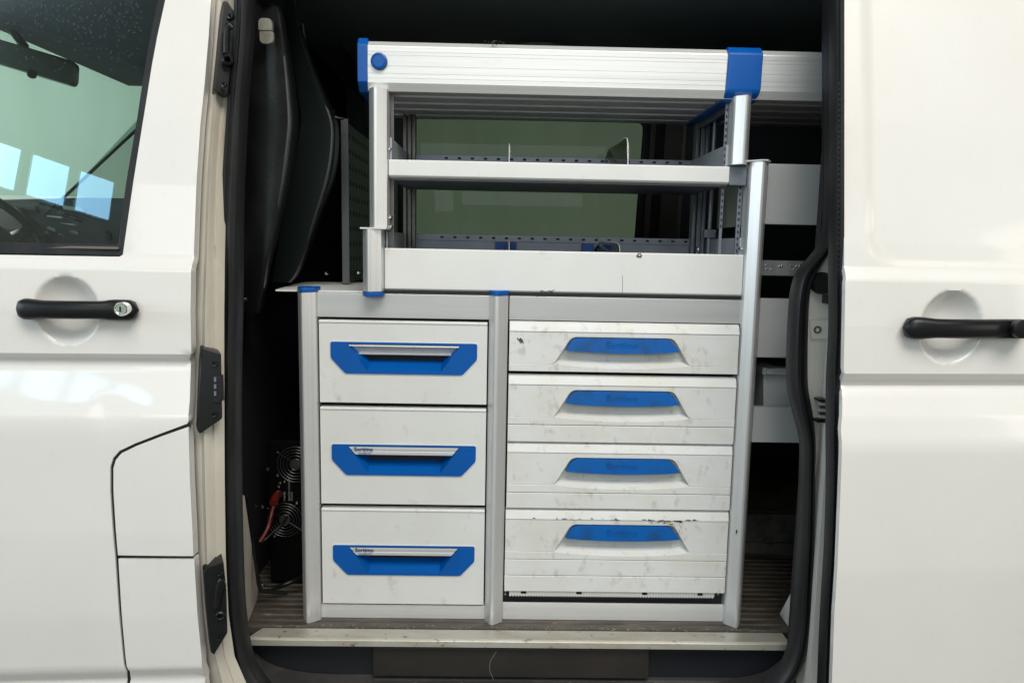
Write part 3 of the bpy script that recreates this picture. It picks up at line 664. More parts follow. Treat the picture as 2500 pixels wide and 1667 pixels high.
for dz in (.0124, -.0124):
    dx = .001*(-1 if dz > 0 else 1)
    prism_xz('clip_half', roundpoly([(cl.x-.0135+dx, cl.z+dz-.0120), (cl.x+.0135+dx, cl.z+dz-.0120), (cl.x+.0135+dx, cl.z+dz+.0120), (cl.x-.0135+dx, cl.z+dz+.0120)], [.003, .003, .011, .011] if dz > 0 else [.011, .011, .003, .003], 6), cl.y, cl.y+.012, mclip, ck, .0025)
tube('door_cable', [W(748, 130, .2), W(757, 190, .2), W(790, 262, .2), W(820, 287, .2), W(838, 290, .2)], .004, M_gloss, van, 8)
tube('door_cable', [W(740, 60, .3), W(752, 150, .3), W(775, 235, .3), W(815, 275, .3)], .006, M_gloss, van, 8)
# tinted glass panel seen obliquely beyond the trim
pg = [Vector((-.52, .75, 0)), ]
bm = bmesh.new(); bm.faces.new([bm.verts.new(v) for v in (W(820, 38, .75), W(872, 100, 1.05), W(900, 340, 1.1), W(852, 288, .78))]); finish('inner_window', bm, mat('oblique_dark_glass', (.010, .014, .012), .12), van)

# ------------------------------------------------------------------ RACKING
TOPZ = .7375
def post_sec(x0, x1, yf=-.022, back=.03, left=True):
    w = x1-x0
    if left: return [(x0, .0), (x0+.26*w, yf+.003), (x0+.34*w, yf), (x0+.48*w, yf), (x1-.03*w, -.008), (x1, -.003), (x1, back), (x0, back)]
    return [(x0, -.004), (x0+.06*w, -.009), (x0+.48*w, yf), (x0+.60*w, yf), (x0+.72*w, yf+.004), (x1, .002), (x1, back), (x0, back)]
def post(name, x0, x1, z0, z1, parent, yf=-.022, left=True, dy=0, back=.03):
    s = [(a, b+dy) for a, b in post_sec(x0, x1, yf, back, left)]
    return prism_z(name, s, z0, z1, M_post, parent, .0006, 1, 12)
def cap(x0, x1, z0, z1, parent, dy=0, yf=-.022, mt=None):
    w = x1-x0; s = [(x0-.001, .0), (x0+.26*w, yf-.001), (x0+.48*w, yf-.003), (x1-.03*w, -.009), (x1+.001, -.003), (x1+.001, .03), (x0-.001, .03)]
    return prism_z('post_cap', [(a, b+dy) for a, b in s], z0, z1, mt or M_blue, parent, .002)
# --- left cabinet
cabL = empty('drawer_cabinet', 'narrower drawer cabinet with three tall drawers in blue trapezoid recessed grips', 'cabinet', 'drawer cabinets in the racking', (-.2, .1, 0))
lx0, lx1 = -.429, -.388; mx0, mx1 = X(1194, 1100), X(1240, 1100)-.0015
mx0, mx1 = -.0215, .0195
post('post', lx0, lx1, 0, .7348, cabL); cap(lx0, lx1, .735, .7455, cabL)
post('post', mx0, mx1, 0, .7348, cabL); cap(mx0, mx1, .735, .7455, cabL)
box('top_rail', lx1-.004, mx0+.004, .0015, .03, .6815, .7338, M_rail, cabL, .0018)
box('base_rail', lx1-.004, mx0+.004, .004, .03, 0, Z(980, 1478), M_alu, cabL, .002)
box('side_panel', lx0+.012, lx0+.014, .03, .34, .02, .73, M_galv, cabL)
box('carcass', lx1-.01, mx1-.003, .032, .34, .01, .725, M_void, cabL)
DL = [(776, 987, 785, 989), (989, 1232, 994, 1233), (1236, 1474, 1240, 1474)]
zrows = [(Z(986, a+4), Z(986, b-1)) for a, b in ((776+5, 985), (990+2.5, 1231), (1237+1.5, 1473.5))]
def rec_drawer(i, zt, zb_, parent):
    x0, x1 = lx1+.0035, mx0-.003
    a_py = (830, 1083, 1328)[i]           # row of the bezel's top edge
    zc = Z(985, a_py+7 if i == 0 else a_py+3)
    s = [1.0, .985, .975][i]
    bw = (XZ(1166, 840)[0]-XZ(808, 830)[0])
    cx = (X(808, 850)+X(1165, 850))/2
    H = Z(985, 834)-Z(985, 911)
    k = lambda u, v: (cx+u*bw/2, zc+.001-v*H)
    # bezel outline
    ol = roundpoly([k(-1, 0), k(1, 0), k(1, .5), k(.80, .88 if False else 1.0), k(-.80, 1.0), k(-1, .5)], .005, 4)
    hole = [k(-.775, .06), k(.775, .06), k(.50, .93), k(-.50, .93)]
    face_hole = [k(-.78, .04), k(.78, .04), k(.51, .945), k(-.51, .945)]
    dr = prism_xz('drawer', [[(x0, zb_), (x1, zb_), (x1, zt), (x0, zt)], face_hole], -.0015, .020, M_drawer, parent, 0)
    # rolled top edge and lip
    prism_x('drawer_lip', [(-.0035, zt-.0012), (-.0015, zt+.0010), (.018, zt+.0012), (.018, zt-.004), (-.0035, zt-.0045)], x0, x1, M_drawer, dr, .0008)
    prism_xz('grip_rim', [roundpoly([(p[0]*1+(p[0]-cx)*.012, p[1]) for p in [k(-1, -.015), k(1, -.015), k(1, .51), k(.80, 1.03), k(-.80, 1.03), k(-1, .51)]], .005, 4), face_hole], -.0028, -.0014, M_lip, dr)
    prism_xz('grip_bezel', [ol, hole], -.0046, -.0012, M_blue, dr)
    # cup
    bm = bmesh.new(); D = .042
    h0 = [Vector((p[0], -.0035, p[1])) for p in hole]
    inn = [k(-.64, .06), k(.64, .06), k(.50, .55), k(-.50, .55)]
    h1 = [Vector((p[0], D, p[1])) for p in inn]
    A = [bm.verts.new(p) for p in h0]; B = [bm.verts.new(p) for p in h1]
    for q in range(4): bm.faces.new((A[q], A[(q+1) % 4], B[(q+1) % 4], B[q]))
    bm.faces.new(B); finish('grip_cup', bm, M_blue, dr, 0, ang=20)
    # silver flap
    bm = bmesh.new()
    if i == 0:
        pts = [(-.76, .07, -.002), (.76, .07, -.002), (.745, .12, -.003), (-.745, .12, -.003)]
        rows_ = [[(-.765, .06, .000), (.765, .06, .000)], [(-.745, .13, -.003), (.745, .13, -.003)], [(-.735, .15, .004), (.735, .15, .004)], [(-.65, .36, .013), (.65, .36, .013)], [(-.64, .40, .009), (.64, .40, .009)], [(-.635, .43, .011), (.635, .43, .011)]]
    else:
        rows_ = [[(-.76, .07, -.0050), (.76, .07, -.0050)], [(-.735, .14, -.0054), (.735, .14, -.0054)], [(-.727, .155, -.0051), (.727, .155, -.0051)], [(-.71, .21, -.0051), (.71, .21, -.0051)], [(-.705, .225, -.0055), (.705, .225, -.0055)], [(-.672, .315, -.0055), (.672, .315, -.0055)], [(-.665, .34, -.003), (.665, .34, -.003)], [(-.665, .34, .004), (.665, .34, .004)]]
    V = [[bm.verts.new((k(u, v)[0], y, k(u, v)[1])) for u, v, y in r] for r in rows_]
    for r0, r1 in zip(V, V[1:]): bm.faces.new((r0[0], r0[1], r1[1], r1[0]))
    fo = finish('grip_flap', bm, M_silver, dr, 0, ang=20)
    if i:
        p = k(-.685, .205); text('lettering', 'Sortimo', .0125, (p[0], -.0066, p[1]), M_ink, dr, .0002, .00022, 1.0)
        p = k(-.63, .30); text('lettering', 'GLOBELYST', .0055, (p[0], -.0066, p[1]), M_inkgrey, dr, .0002, 0, 1.0)
    return dr
for i, (zt, zb_) in enumerate(zrows): rec_drawer(i, zt, zb_, cabL)
# --- right cabinet
cabR = empty('drawer_cabinet', 'wider drawer cabinet with four dirty drawers under curved blue pull grips', 'cabinet', 'drawer cabinets in the racking', (.27, .1, 0))
rx0, rx1 = .5205, .5615
post('post', rx0, rx1, 0, Z(1852, 397), cabR, -.024, False)
zt_ = Z(1852, 397)
prism_z('post_cap', [(rx0-.030, .030), (rx0-.032, .012), (rx0-.012, .0), (rx0+.004, -.014), (rx0+.018, -.028), (rx1-.01, -.026), (rx1+.003, -.005), (rx1+.003, .03)], zt_+.0002, zt_+.0035, M_lip, cabR, .001)
box('top_rail', mx1+.002, rx0+.003, .0015, .03, Z(1520, 786), .7338, M_rail, cabR, .0018)
box('base_rail', mx1-.0005, rx0+.003, .004, .010, 0, Z(1500, 1475), M_alu, cabR, .002)
box('carcass', mx1+.001, rx1-.004, .055, .34, .055, .725, M_void, cabR)
box('side_panel', rx0+.012, rx0+.014, .031, .34, .02, .73, M_galv, cabR)
E = [(788.5, 911, 0), (917, 1078, 1), (1081, 1238.5, 1), (1242.5, 1440, 2)]
GR = 824-788.5
def pull_drawer(i, pt, pb, planks, parent):
    mtd = M_drawerdirty
    x0, x1 = mx1+.0035+(0 if i < 3 else -.001), rx0-.003
    cxp = 1520
    zt, zb_ = Z(cxp, pt), Z(cxp, pb)
    zband = Z(cxp, pt+23); zs = Z(cxp, pt+101); zs2 = Z(cxp, pt+119)
    bx = (X(1352, pt+102), X(1680, pt+107)); tx = (X(1392, pt+35), X(1640, pt+39)); cxm = (bx[0]+bx[1])/2
    hw_b = (bx[1]-bx[0])/2; hw_t = (tx[1]-tx[0])/2; ztop = Z(cxp, pt+35)
    bm = bmesh.new()
    addprism(bm, [[(.004, zt), (.0015, zt+.0006), (-.006, zt-.004), (-.0115, zband), (-.0100, zband-.0004), (.012, zband-.0004), (.012, zt)]], lambda p: (x0, p[0], p[1]), lambda p: (x1, p[0], p[1]))
    notch = roundpoly([(cxm-hw_b, zs), (cxm-hw_t, ztop), (cxm+hw_t, ztop), (cxm+hw_b, zs)], [0, .012, .012, 0], 5)
    face = [(x0, zband-.0005), (x0, zs)]+notch+[(x1, zs), (x1, zband-.0005)]
    addprism(bm, [face], lambda p: (p[0], -.0095, p[1]), lambda p: (p[0], .012, p[1]))
    # lower strip with sagging top edge
    n = 14; arc = [(cxm-hw_b+2*hw_b*t, zs-.0002-.0085*math.sin(math.pi*t)**.8) for t in [k/n for k in range(n+1)]]
    strip_ = [(x0, zs2), (x0, zs-.0002)]+arc+[(x1, zs-.0002), (x1, zs2)]
    addprism(bm, [strip_], lambda p: (p[0], -.0112, p[1]), lambda p: (p[0], .012, p[1]))
    zz = zs2
    if planks:
        hh = (zs2-zb_-.0)/planks
        for q in range(planks):
            a1 = zz-.0012; b1 = zz-hh+(.0 if q == planks-1 else .0)
            addprism(bm, [[(-.0088, a1), (-.0104, a1-.0014), (-.0104, b1), (.012, b1), (.012, a1)]], lambda p: (x0, p[0], p[1]), lambda p: (x1, p[0], p[1]))
            zz = b1
    else:
        pass
    dr = finish('drawer', bm, mtd, parent, .0007, 1)
    # cove: back wall and up-facing lip
    bm = bmesh.new(); n = 16; L0 = []; L1 = []; L2 = []; L3 = []
    for k in range(n+1):
        t = k/n; xb = cxm-hw_b+2*hw_b*t; sg = math.sin(math.pi*t)**.8
        L0.append(bm.verts.new((xb, -.0112, zs-.0002-.0085*sg)))
        xi = cxm+(xb-cxm)*.985; L1.append(bm.verts.new((xi, .0095, zs+.0100-.004*sg)))
        xj = cxm+(xb-cxm)*.97; L2.append(bm.verts.new((xj, .0118, zs+.016-.003*sg)))
        L3.append(bm.verts.new((cxm+(xb-cxm)*.965, .0119, ztop+.001)))
    for A, B in ((L0, L1), (L1, L2), (L2, L3)):
        for k in range(n): bm.faces.new((A[k], A[k+1], B[k+1], B[k]))
    finish('grip_cove', bm, mtd, dr, 0, ang=35)
    # blue pull
    zg0 = Z(cxp, pt+35.5)-.001; zg1 = Z(cxp, pt+70)
    gx0 = X(1379, pt+68); gx1 = X(1657, pt+73)
    poly = roundpoly([(gx0, zg1+.003), (tx[0]+.006, zg0), (tx[1]-.006, zg0), (gx1, zg1+.003)], [.002, .014, .014, .002], 5)
    low = [(gx1+(gx0-gx1)*t, zg1+.002-.0042*math.sin(math.pi*t)) for t in [k/8 for k in range(1, 8)]]
    bm = bmesh.new(); addprism(bm, [poly+low], lambda p: (p[0], -.0125-.003*(zg0-p[1])/(zg0-zg1), p[1]), lambda p: (p[0], -.004, p[1]))
    finish('pull_grip', bm, M_bluedirty, dr, .0016)
    text('lettering', 'Sortimo', .0215, (cxm-.037, -.0142, (zg0+zg1)/2-.0065), M_bluedirty, dr, .0009, .0004, 1.0)
    return dr, zb_, x0, x1
last = None
for i, (a_, b_, pl) in enumerate(E): last = pull_drawer(i, a_, b_, pl, cabR)
# scuffs on the drawers
def decal(parent, px, py, w, h, Y, mt, n=9, jag=.5, name='scuff_mark'):
    w0 = W(px, py, Y); s = (Y+CD)/CF; pts = []
    for k in range(n):
        t = 2*math.pi*k/n; r = 1-jag*random.random(); pts.append((w0.x+math.cos(t)*w*s*r/2, w0.z+math.sin(t)*h*s*r/2))
    return prism_xz(name, pts, Y-.0003, Y+.0002, mt, parent)
d4 = last[0]
bm = bmesh.new()
def streak(px, py, w, h, Y):
    w0 = W(px, py, Y); s = (Y+CD)/CF
    pts = [(w0.x-w*s/2, w0.z), (w0.x-w*s*.2, w0.z+h*s*.5*random.random()), (w0.x+w*s*.25, w0.z+h*s*.5*random.random()), (w0.x+w*s/2, w0.z-h*s*.2), (w0.x+w*s*.1, w0.z-h*s*.5*random.random()), (w0.x-w*s*.3, w0.z-h*s*.5*random.random())]
    addprism(bm, [pts], lambda p: (p[0], Y-.0003, p[1]), lambda p: (p[0], Y+.0002, p[1]))
for k in range(46):
    px = random.choice([random.gauss(1640, 26), random.gauss(1592, 9), random.uniform(1300, 1560), random.uniform(1600, 1720), random.uniform(1650, 1718)])
    base = 1266+(px-1500)*.014; py = base+abs(random.gauss(0, 1.2)) + (abs(random.gauss(0, 5)) if 1585 < px < 1665 else 0)
    streak(px, py, random.uniform(2, 15), random.uniform(1.0, 4.2), -.0118)
for k in range(22): streak(random.gauss(1652, 16), random.uniform(1280, 1305), random.uniform(.8, 1.8), random.uniform(2, 9), -.0097)
tag(finish('scuff_marks', bm, M_scuff, d4), kind='stuff')
# bottom runner strip with teeth and square holes
rx_a, rx_b = X(1243, 1445), X(1742, 1455); zr1 = Z(1500, 1439); zr0 = Z(1500, 1455)
bm = bmesh.new(); N = 74; teeth = []
for k in range(N):
    xa = rx_a+(rx_b-rx_a)*k/N; st_ = (rx_b-rx_a)/N
    teeth += [(xa, zr0+.0025), (xa+st_*.25, zr0), (xa+st_*.5, zr0), (xa+st_*.75, zr0+.0025)]
teeth += [(rx_b, zr0+.003), (rx_b, zr1+.004), (rx_a, zr1+.004)]
hs = []
for px in (1278, 1413, 1573, 1708):
    w = W(px, 1445+(px-1500)*.012, 0); hs.append([(w.x-.0062, w.z-.004), (w.x+.0062, w.z-.004), (w.x+.0062, w.z+.0045), (w.x-.0062, w.z+.0045)])
addprism(bm, [teeth]+hs, lambda p: (p[0], -.005, p[1]), lambda p: (p[0], -.003, p[1])); finish('runner_strip', bm, M_alu, cabR)
box('runner_gap_shade', mx1, rx0, .016, .05, .0, .098, M_void, cabR)  # black block painting the shade of the gap above the base rail
for px in (1234, 1752):
    for dy_ in (0, 8): screw(px, 1440+dy_, .012, cabR, .0035)
# scribble and chips
bm = bmesh.new()
for k in range(4): addtube(bm, [W(1266+random.uniform(-4, 4)+q*2.2, 826+random.uniform(-4, 6)+q*2, -.0098) for q in range(5)], .0008, 4)
finish('pen_mark', bm, M_scuff, cabR)
decal(cabR, 1798, 1298, 6, 16, -.0215, M_scuff); decal(cabR, 1803, 1290, 12, 4, -.012, M_scuff)

# --- worktop sheet
WT = Z(900, 711)+.0003
f0, f1 = X(672, 703, .0), rx0
wtp = [(f0, -.001), (f0-.0, .004), (X(735, 686, .30), .30), (X(760, 684, .36), .375), (f1, .375), (f1, .018), (-.3, .018), (-.3, -.0)]
bx1_ = -.262
wtp = [(X(672, 703, .015), .015), (X(672, 703, .015)+.004, .004), (lx0+.002, .008), (bx1_, .012), (bx1_, .036), (rx0-.002, .036), (rx0-.002, .375), (X(765, 684, .36), .375), (X(735, 687, .32), .33), (X(700, 695, .15), .15)]
wt = prism_z('worktop_sheet', wtp, .7342, .7375, M_lip, None, .0008)
tag(wt, 'thin pale worktop sheet with a pointed left corner lying on the drawer cabinets', 'worktop')

# --- upper shelf rack
rack = empty('shelf_rack', 'open two-tier metal shelf rack standing on the drawer cabinets', 'shelf rack', loc=(.1, .15, TOPZ))
bx0, bx1 = X(886, 640, -.02), X(934, 640, -.02)
post('post', bx0, bx1, Z(910, 711, -.02), Z(910, 560, -.02), rack, -.022, True, -.02); cap(bx0, bx1, Z(910, 724, -.03), Z(910, 711.5, -.02), rack, -.021)
box('post_bracket', bx0-.002, X(950, 556, .0), -.042, .02, Z(910, 560, -.02)+.0002, Z(910, 556, -.02), M_lip, rack, .0006)
ax0, ax1 = -.2755, -.2365
post('post', ax0, ax1, Z(925, 556, 0), Z(925, 217, 0), rack, -.020, True, 0)
cx0, cx1 = .4795, .5175
post('post', cx0, cx1, Z(1812, 404, .0), Z(1812, 237, .0), rack, -.022, False, 0)
# shelves
def shelf(zt, zb_, x0, x1, side, dep, name='shelf', thick=.004, y0=.0):
    sh = box(name, x0, x1, y0+.012, dep, zb_-.002, zb_+.006, M_galv, rack)
    prism_x('front_lip', [(y0+.012, zt-.001), (y0+.002, zt), (y0, zt-.002), (y0, zb_+.004), (y0+.004, zb_), (y0+.03, zb_-.0035), (y0+.03, zb_-.0005), (y0+.012, zb_+.003)], x0, x1, M_lip, sh, .0009)
    # back rail with slots
    bl = box('back_rail', x0+.0, x1-.0, dep, dep+.004, zb_+.004, side-.013, M_galv, sh)
    rail = prism_x('slotted_rail', [(dep-.003, side-.016), (dep-.003, side), (dep+.006, side), (dep+.006, side-.016)], x0, x1, M_galv, sh, .0006)
    bm = bmesh.new(); n = int((x1-x0)/.0325)
    for k in range(3, n+1):
        xx = x0+k*.0325; addbox(bm, xx-.0042, xx+.0042, dep-.0038, dep-.0025, side-.0095, side-.0045)
    tag(finish('rail_slots', bm, M_void, sh), kind='stuff')
    for xx, s in ((x0, 1), (x1, -1)):
        box('side_wall', min(xx, xx+s*.003), max(xx, xx+s*.003), y0+.022, dep, zb_, side, M_sidewall, sh)
    return sh
zU_t, zU_b = Z(1370, 398), Z(1370, 441); zL_t, zL_b = Z(1370, 613.5), Z(1370, 716)
sU = shelf(zU_t, zU_b, ax1+.001, cx0, Z(1790, 354, .02), .31)
sL = shelf(zL_t, zL_b, bx1+.001, rx0-.0005, Z(1812, 581, .02), .31)
box('shelf_gap_shade', bx1, rx0-.002, .001, .03, .7342, zL_b-.0005, M_void, rack)  # black strip standing in for the shade between lip and rail
decal(rack, 1561, 624, 17, 15, -.0003, M_rust, 12, .35, 'rust_spot'); decal(rack, 1561, 623, 7, 5, -.0006, M_lip, 8, .4, 'rust_spot')
bm = bmesh.new()
for k in range(9):
    q = (1312+k*4+random.uniform(-3, 3), 716+random.uniform(-9, 6)); addtube(bm, [W(q[0], q[1], -.0006), W(q[0]+random.uniform(-4, 7), q[1]+random.uniform(-7, 7), -.0006), W(q[0]+random.uniform(2, 9), q[1]+random.uniform(-4, 6), -.0006)], .00055, 4)
finish('scratch_mark', bm, M_scuff, rack)
tube('scratch_mark', [W(1519, 742-20, -.0003), W(1520, 690, -.0004), W(1519, 672, -.0003)], .0004, M_scuff, rack, 4)
# rear uprights and end frames
for x0 in (ax1-.006, ax1+.006, ax1+.016):
    box('rear_upright', x0, x0+.008, .285, .315, TOPZ+.005, 1.16, mat('upright_brown_grey%d' % int(x0*1e4), (.16, .15, .14), .4, metal=.6), rack, .001)
for x0, w_ in ((cx0+.012, .010), (cx0+.024, .008), (cx0-.0, .008)):
    box('rear_upright', x0, x0+w_, .285, .315, TOPZ+.005, 1.16, M_galv, rack, .001)
box('slotted_strip', cx0-.007, cx0-.001, .028, .032, TOPZ+.01, 1.15, M_galv, rack)
box('slotted_strip', rx0-.010, rx0-.001, .034, .038, TOPZ+.01, 1.02, M_galv, rack)
box('slotted_strip', ax1+.001, ax1+.008, .028, .032, TOPZ+.01, 1.15, mat('strip_dark', (.1, .1, .1), .4, metal=.6), rack)
bm = bmesh.new()
for k in range(20):
    z = TOPZ+.03+k*.0135
    if k < 19: addbox(bm, rx0-.007, rx0-.004, .033, .0345, z, z+.006)
    addbox(bm, cx0-.0055, cx0-.0025, .027, .0285, z+.12, z+.126)
tag(finish('strip_holes', bm, M_void, rack), kind='stuff')
tube('lock_rod', [Vector((cx0+.02, .20, TOPZ+.01)), Vector((cx0+.02, .20, 1.15))], .005, M_galv, rack, 8, False)
box('rod_clamp', cx0+.006, cx0+.034, .19, .21, TOPZ+.13, TOPZ+.15, M_galv, rack, .002)
box('end_bar', cx0+.004, cx0+.012, .03, .30, 1.135, 1.15, M_galv, rack, .001)
box('end_bar', rx0-.03, rx0-.026, .04, .30, Z(1795, 418, .1), Z(1795, 405, .1), M_galv, rack, .001)
box('post_joint', cx0+.002, rx0-.002, .006, .03, zU_b-.002, zU_t+.002, M_galv, rack, .002)
for px, py in ((1781, 379), (1780, 401), (1821, 409), (1818, 430), (1808, 606), (951, 364), (953, 530), (954, 553), (936, 593), (978, 596), (1703, 608)):
    screw(px, py, .02 if px > 990 or px < 970 else .3, rack, .0042)
# dividers in the shelves
def divider(px, py_top, sh_z, group, label, lean=0.0, px2=None, yb=.30, top=None, foot=1.0, two=False):
    x = X(px, 600 if sh_z < .9 else 390, .30); 
    d = empty('shelf_divider', label, 'divider', 'clear dividers clipped into the shelves', (x, .25, sh_z))
    zt = top
    bm = bmesh.new()
    A = [(x, .302, sh_z+.008), (x, .302, zt-.018), (x+lean*.4, .28, zt), (x+lean, .06, zt-.004), (x+lean, .03, sh_z+.012)]
    v = [bm.verts.new(p) for p in A]; v2 = [bm.verts.new((p[0]+.0022, p[1], p[2])) for p in A]
    bm.faces.new(v); bm.faces.new(v2[::-1])
    for i in range(5): bm.faces.new((v[i], v[(i+1) % 5], v2[(i+1) % 5], v2[i]))
    finish('pane', bm, G_acr, d)
    tube('pane_edge', [A[1], A[2], A[3], A[4]], .0005, M_lip, d, 5)
    box('clip_foot', x-.032, x-.003, .292, .307, sh_z+.002, foot, M_blue, d, .001)
    if two: box('clip_foot', x+.001, x+.021, .294, .307, sh_z+.002, foot, M_blue, d, .001)
    return d
divider(1240, 0, zU_b, 0, 'clear divider near the middle of the upper shelf, standing straight', 0.0, top=Z(1240, 361, .15), two=True, foot=Z(1790, 354, .02)-.0165)
divider(1478, 0, zU_b, 0, 'clear divider right of the middle on the upper shelf, its edge bowed', .012, top=Z(1485, 361, .25), foot=Z(1790, 354, .02)-.0165)
divider(1240, 0, zL_b+.06, 0, 'clear divider near the middle of the lower shelf, low behind its lip', 0.0, top=Z(1240, 588, .1), two=True, foot=Z(1812, 581, .02)-.0165)
divider(1452, 0, zL_b+.06, 0, 'clear divider right of the middle of the lower shelf, leaning over', .02, top=Z(1470, 590, .2), foot=Z(1812, 581, .02)-.0165)
bL = zL_b+.06
box('divider_shelf', bx1+.01, rx0-.01, .20, .30, bL-.004, bL, M_galv, rack)

# --- long aluminium carrier box on top
crr = empty('carrier_box', 'long ribbed aluminium carrier box with blue end cap lying across the rack top', 'carrier box', loc=(.2, .15, Z(1370, 230)))
zt0, zt1, zf0, zf1 = Z(896, 97), Z(896, 110), Z(896, 201), Z(896, 219)
DPT = .33
sec = [(.014, zt0), (.003, zt1), (.0018, zt1-.003), (.0, zt1-.004)]
zz = zt1-.014
for k, (d_, w_) in enumerate(((.012, .003), (.019, .002), (.040, .002), (.055, .002), (.064, .003))):
    z = zt1-d_
    sec += [(0, z), (.0004, z-.0004), (.0004, z-w_), (0, z-w_-.0004)]
sec += [(.0, zf0), (.008, zf1-.001)]
yb = .030
for k in range(4):
    y = .045+k*.075
    sec += [(y, zf1-.001), (y+.004, zf1+.004), (y+.016, zf1+.004), (y+.020, zf1-.001)]
sec += [(DPT, zf1-.001), (DPT, zt0)]
cx_0, cx_1 = X(897, 150), 1.30
prism_x('box_body', sec, cx_0, cx_1, M_alu, crr, 0, 2, 12)
def capsec(g): return [(.010-g*.4, zt0+g), (-.003, zt1+.001), (-.0045, zt1-.003), (-.0045, zf0), (.014, zf1-.003), (DPT+.003, zf1-.004), (DPT+.003, zt0+g)]
prism_x('end_cap', capsec(.005), X(873, 150), cx_0+.0005, M_blue, crr, .002)
lathe('blue_button', W(926, 151, -.001), (0, -1, 0), [(.0168, -.002), (.0168, .006), (.0155, .0085), (.0125, .0095), (.0115, .0085), (0, .0088)], M_blue, crr, 28)
bandx0, bandx1 = X(1777, 150), X(1861, 150)
bm = bmesh.new(); S = capsec(.004)
S2 = [(.010, zt0+.005), (-.005, zt1+.002), (-.007, zt1-.004), (-.006, zf0+.004), (-.002, zf0-.006), (.014, zf1-.006), (DPT+.004, zf1-.005), (DPT+.004, zt0+.005)]
addprism(bm, [S2], lambda p: (bandx0-(.004 if p[1] < zf0 else 0), p[0], p[1]), lambda p: (bandx1-(.004 if p[1] < zf0 else 0), p[0], p[1])); finish('strap_bracket', bm, M_blue, crr, .003)
box('bracket_notch', X(1796, 225, -.005), X(1838, 225, -.005), -.0035, .012, zf1-.008, Z(1815, 226, -.004), mat('deep_blue_shadow_plastic', (.003, .03, .14), .5), crr, .001)  # notch shade painted as a darker blue block
bm = bmesh.new()
for k in range(14): 
    q = W(1203+random.gauss(0, 14), 100+abs(random.gauss(0, 4)), -.0006); r = random.uniform(.0005, .0016); addbox(bm, q.x, q.x+r*2, -.0007, .0006, q.z, q.z+r)
q = W(1203, 106, -.0006); addbox(bm, q.x-.0015, q.x+.0015, -.0008, .0006, q.z-.004, q.z+.004); addbox(bm, q.x, q.x+.004, -.0008, .0006, q.z+.002, q.z+.005)
tag(finish('paint_chips', bm, M_scuff, crr), kind='stuff')

# --- rear racking seen to the right of the tall post
rr_ = empty('rear_rack', 'grey rear shelf rack partly hidden behind the tall right post', 'shelf rack', loc=(.8, .4, 0))
RY = .03
x_l = .572
mpan = mat('shelf_front_grey', (.56, .565, .57), .42, metal=.2, c2=(.52, .525, .53), vs=(3, 3, 3), spots=.2, ss=(50, 50, 50), slo=.66, shi=.74)
zA = [(Z(1940, 401, RY), Z(1940, 549, RY)), (Z(1940, 730, RY), Z(1940, 874, RY)), (Z(1940, 995, RY), Z(1940, 1081, RY))]
for k, (a_, b_) in enumerate(zA):
    box('shelf_front', x_l, 1.5, RY, RY+.02, b_, a_, mpan, rr_, .002)
    box('shelf_base', x_l+.002, 1.5, RY+.02, RY+.36, b_+.001, b_+.005, M_galv, rr_)
    box('side_wall', x_l, x_l+.0018, RY+.0205, RY+.36, b_, a_, mpan, rr_)
bm = bmesh.new()
for k in range(4): 
    z = zA[0][1]+.028+k*.0155; addbox(bm, x_l-.0008, x_l+.001, .088, .092, z, z+.006)
tag(finish('shelf_holes', bm, M_void, rr_), kind='stuff')
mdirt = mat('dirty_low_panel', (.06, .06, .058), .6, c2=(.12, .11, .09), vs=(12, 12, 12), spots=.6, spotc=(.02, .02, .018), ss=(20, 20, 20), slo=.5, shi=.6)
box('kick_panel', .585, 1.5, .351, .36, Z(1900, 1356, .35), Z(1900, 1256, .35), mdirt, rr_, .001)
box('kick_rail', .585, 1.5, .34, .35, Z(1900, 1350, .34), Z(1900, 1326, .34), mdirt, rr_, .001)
box('fixing_strap', .573, 1.0, RY+.02, RY+.023, Z(1900, 673, RY+.02), Z(1900, 636, RY+.02), mat('bright_strap', (.5, .52, .52), .22, metal=.5, c2=(.34, .36, .36), vs=(20, 1, 1)), rr_, .0005)
for k in range(14):
    px = random.choice([random.uniform(1868, 1912), random.uniform(1928, 1960)])
    lathe('rivet', W(px, random.uniform(646, 664), RY+.0195), (0, -1, 0), [(0, .002), (.0018, .0012), (.0022, -.001)], M_screw, rr_, 6)
# bin on the rear rack
bn = empty('storage_bin', 'grey plastic storage bin with a clipped lid standing on the rear rack', 'storage bin', loc=(.9, .15, Z(1900, 1060, .08)))
YB = .075
bxl = X(1862, 940, YB)
bm = bmesh.new()
addprism(bm, [[(X(1868, 1000, YB), Z(1868, 1060, YB)), (1.35, Z(1868, 1060, YB)), (1.37, Z(1868, 912, YB)), (bxl, Z(1868, 912, YB))]], lambda p: (p[0], YB, p[1]), lambda p: (p[0], YB+.2, p[1])); finish('bin_body', bm, M_bin, bn, .004)
box('bin_rim', bxl-.006, 1.38, YB-.010, YB+.21, Z(1868, 914, YB), Z(1868, 896, YB), M_bin, bn, .003)
box('bin_clip', X(1866, 905, YB), X(1883, 905, YB), YB-.016, YB-.008, Z(1868, 911, YB), Z(1868, 897, YB), mat('bin_clip_grey', (.42, .44, .46), .4), bn, .002)
box('bin_lid', bxl+.03, 1.36, YB+.01, YB+.2, Z(1868, 896, YB)+.0005, Z(1868, 884, YB), M_plastic, bn, .003)

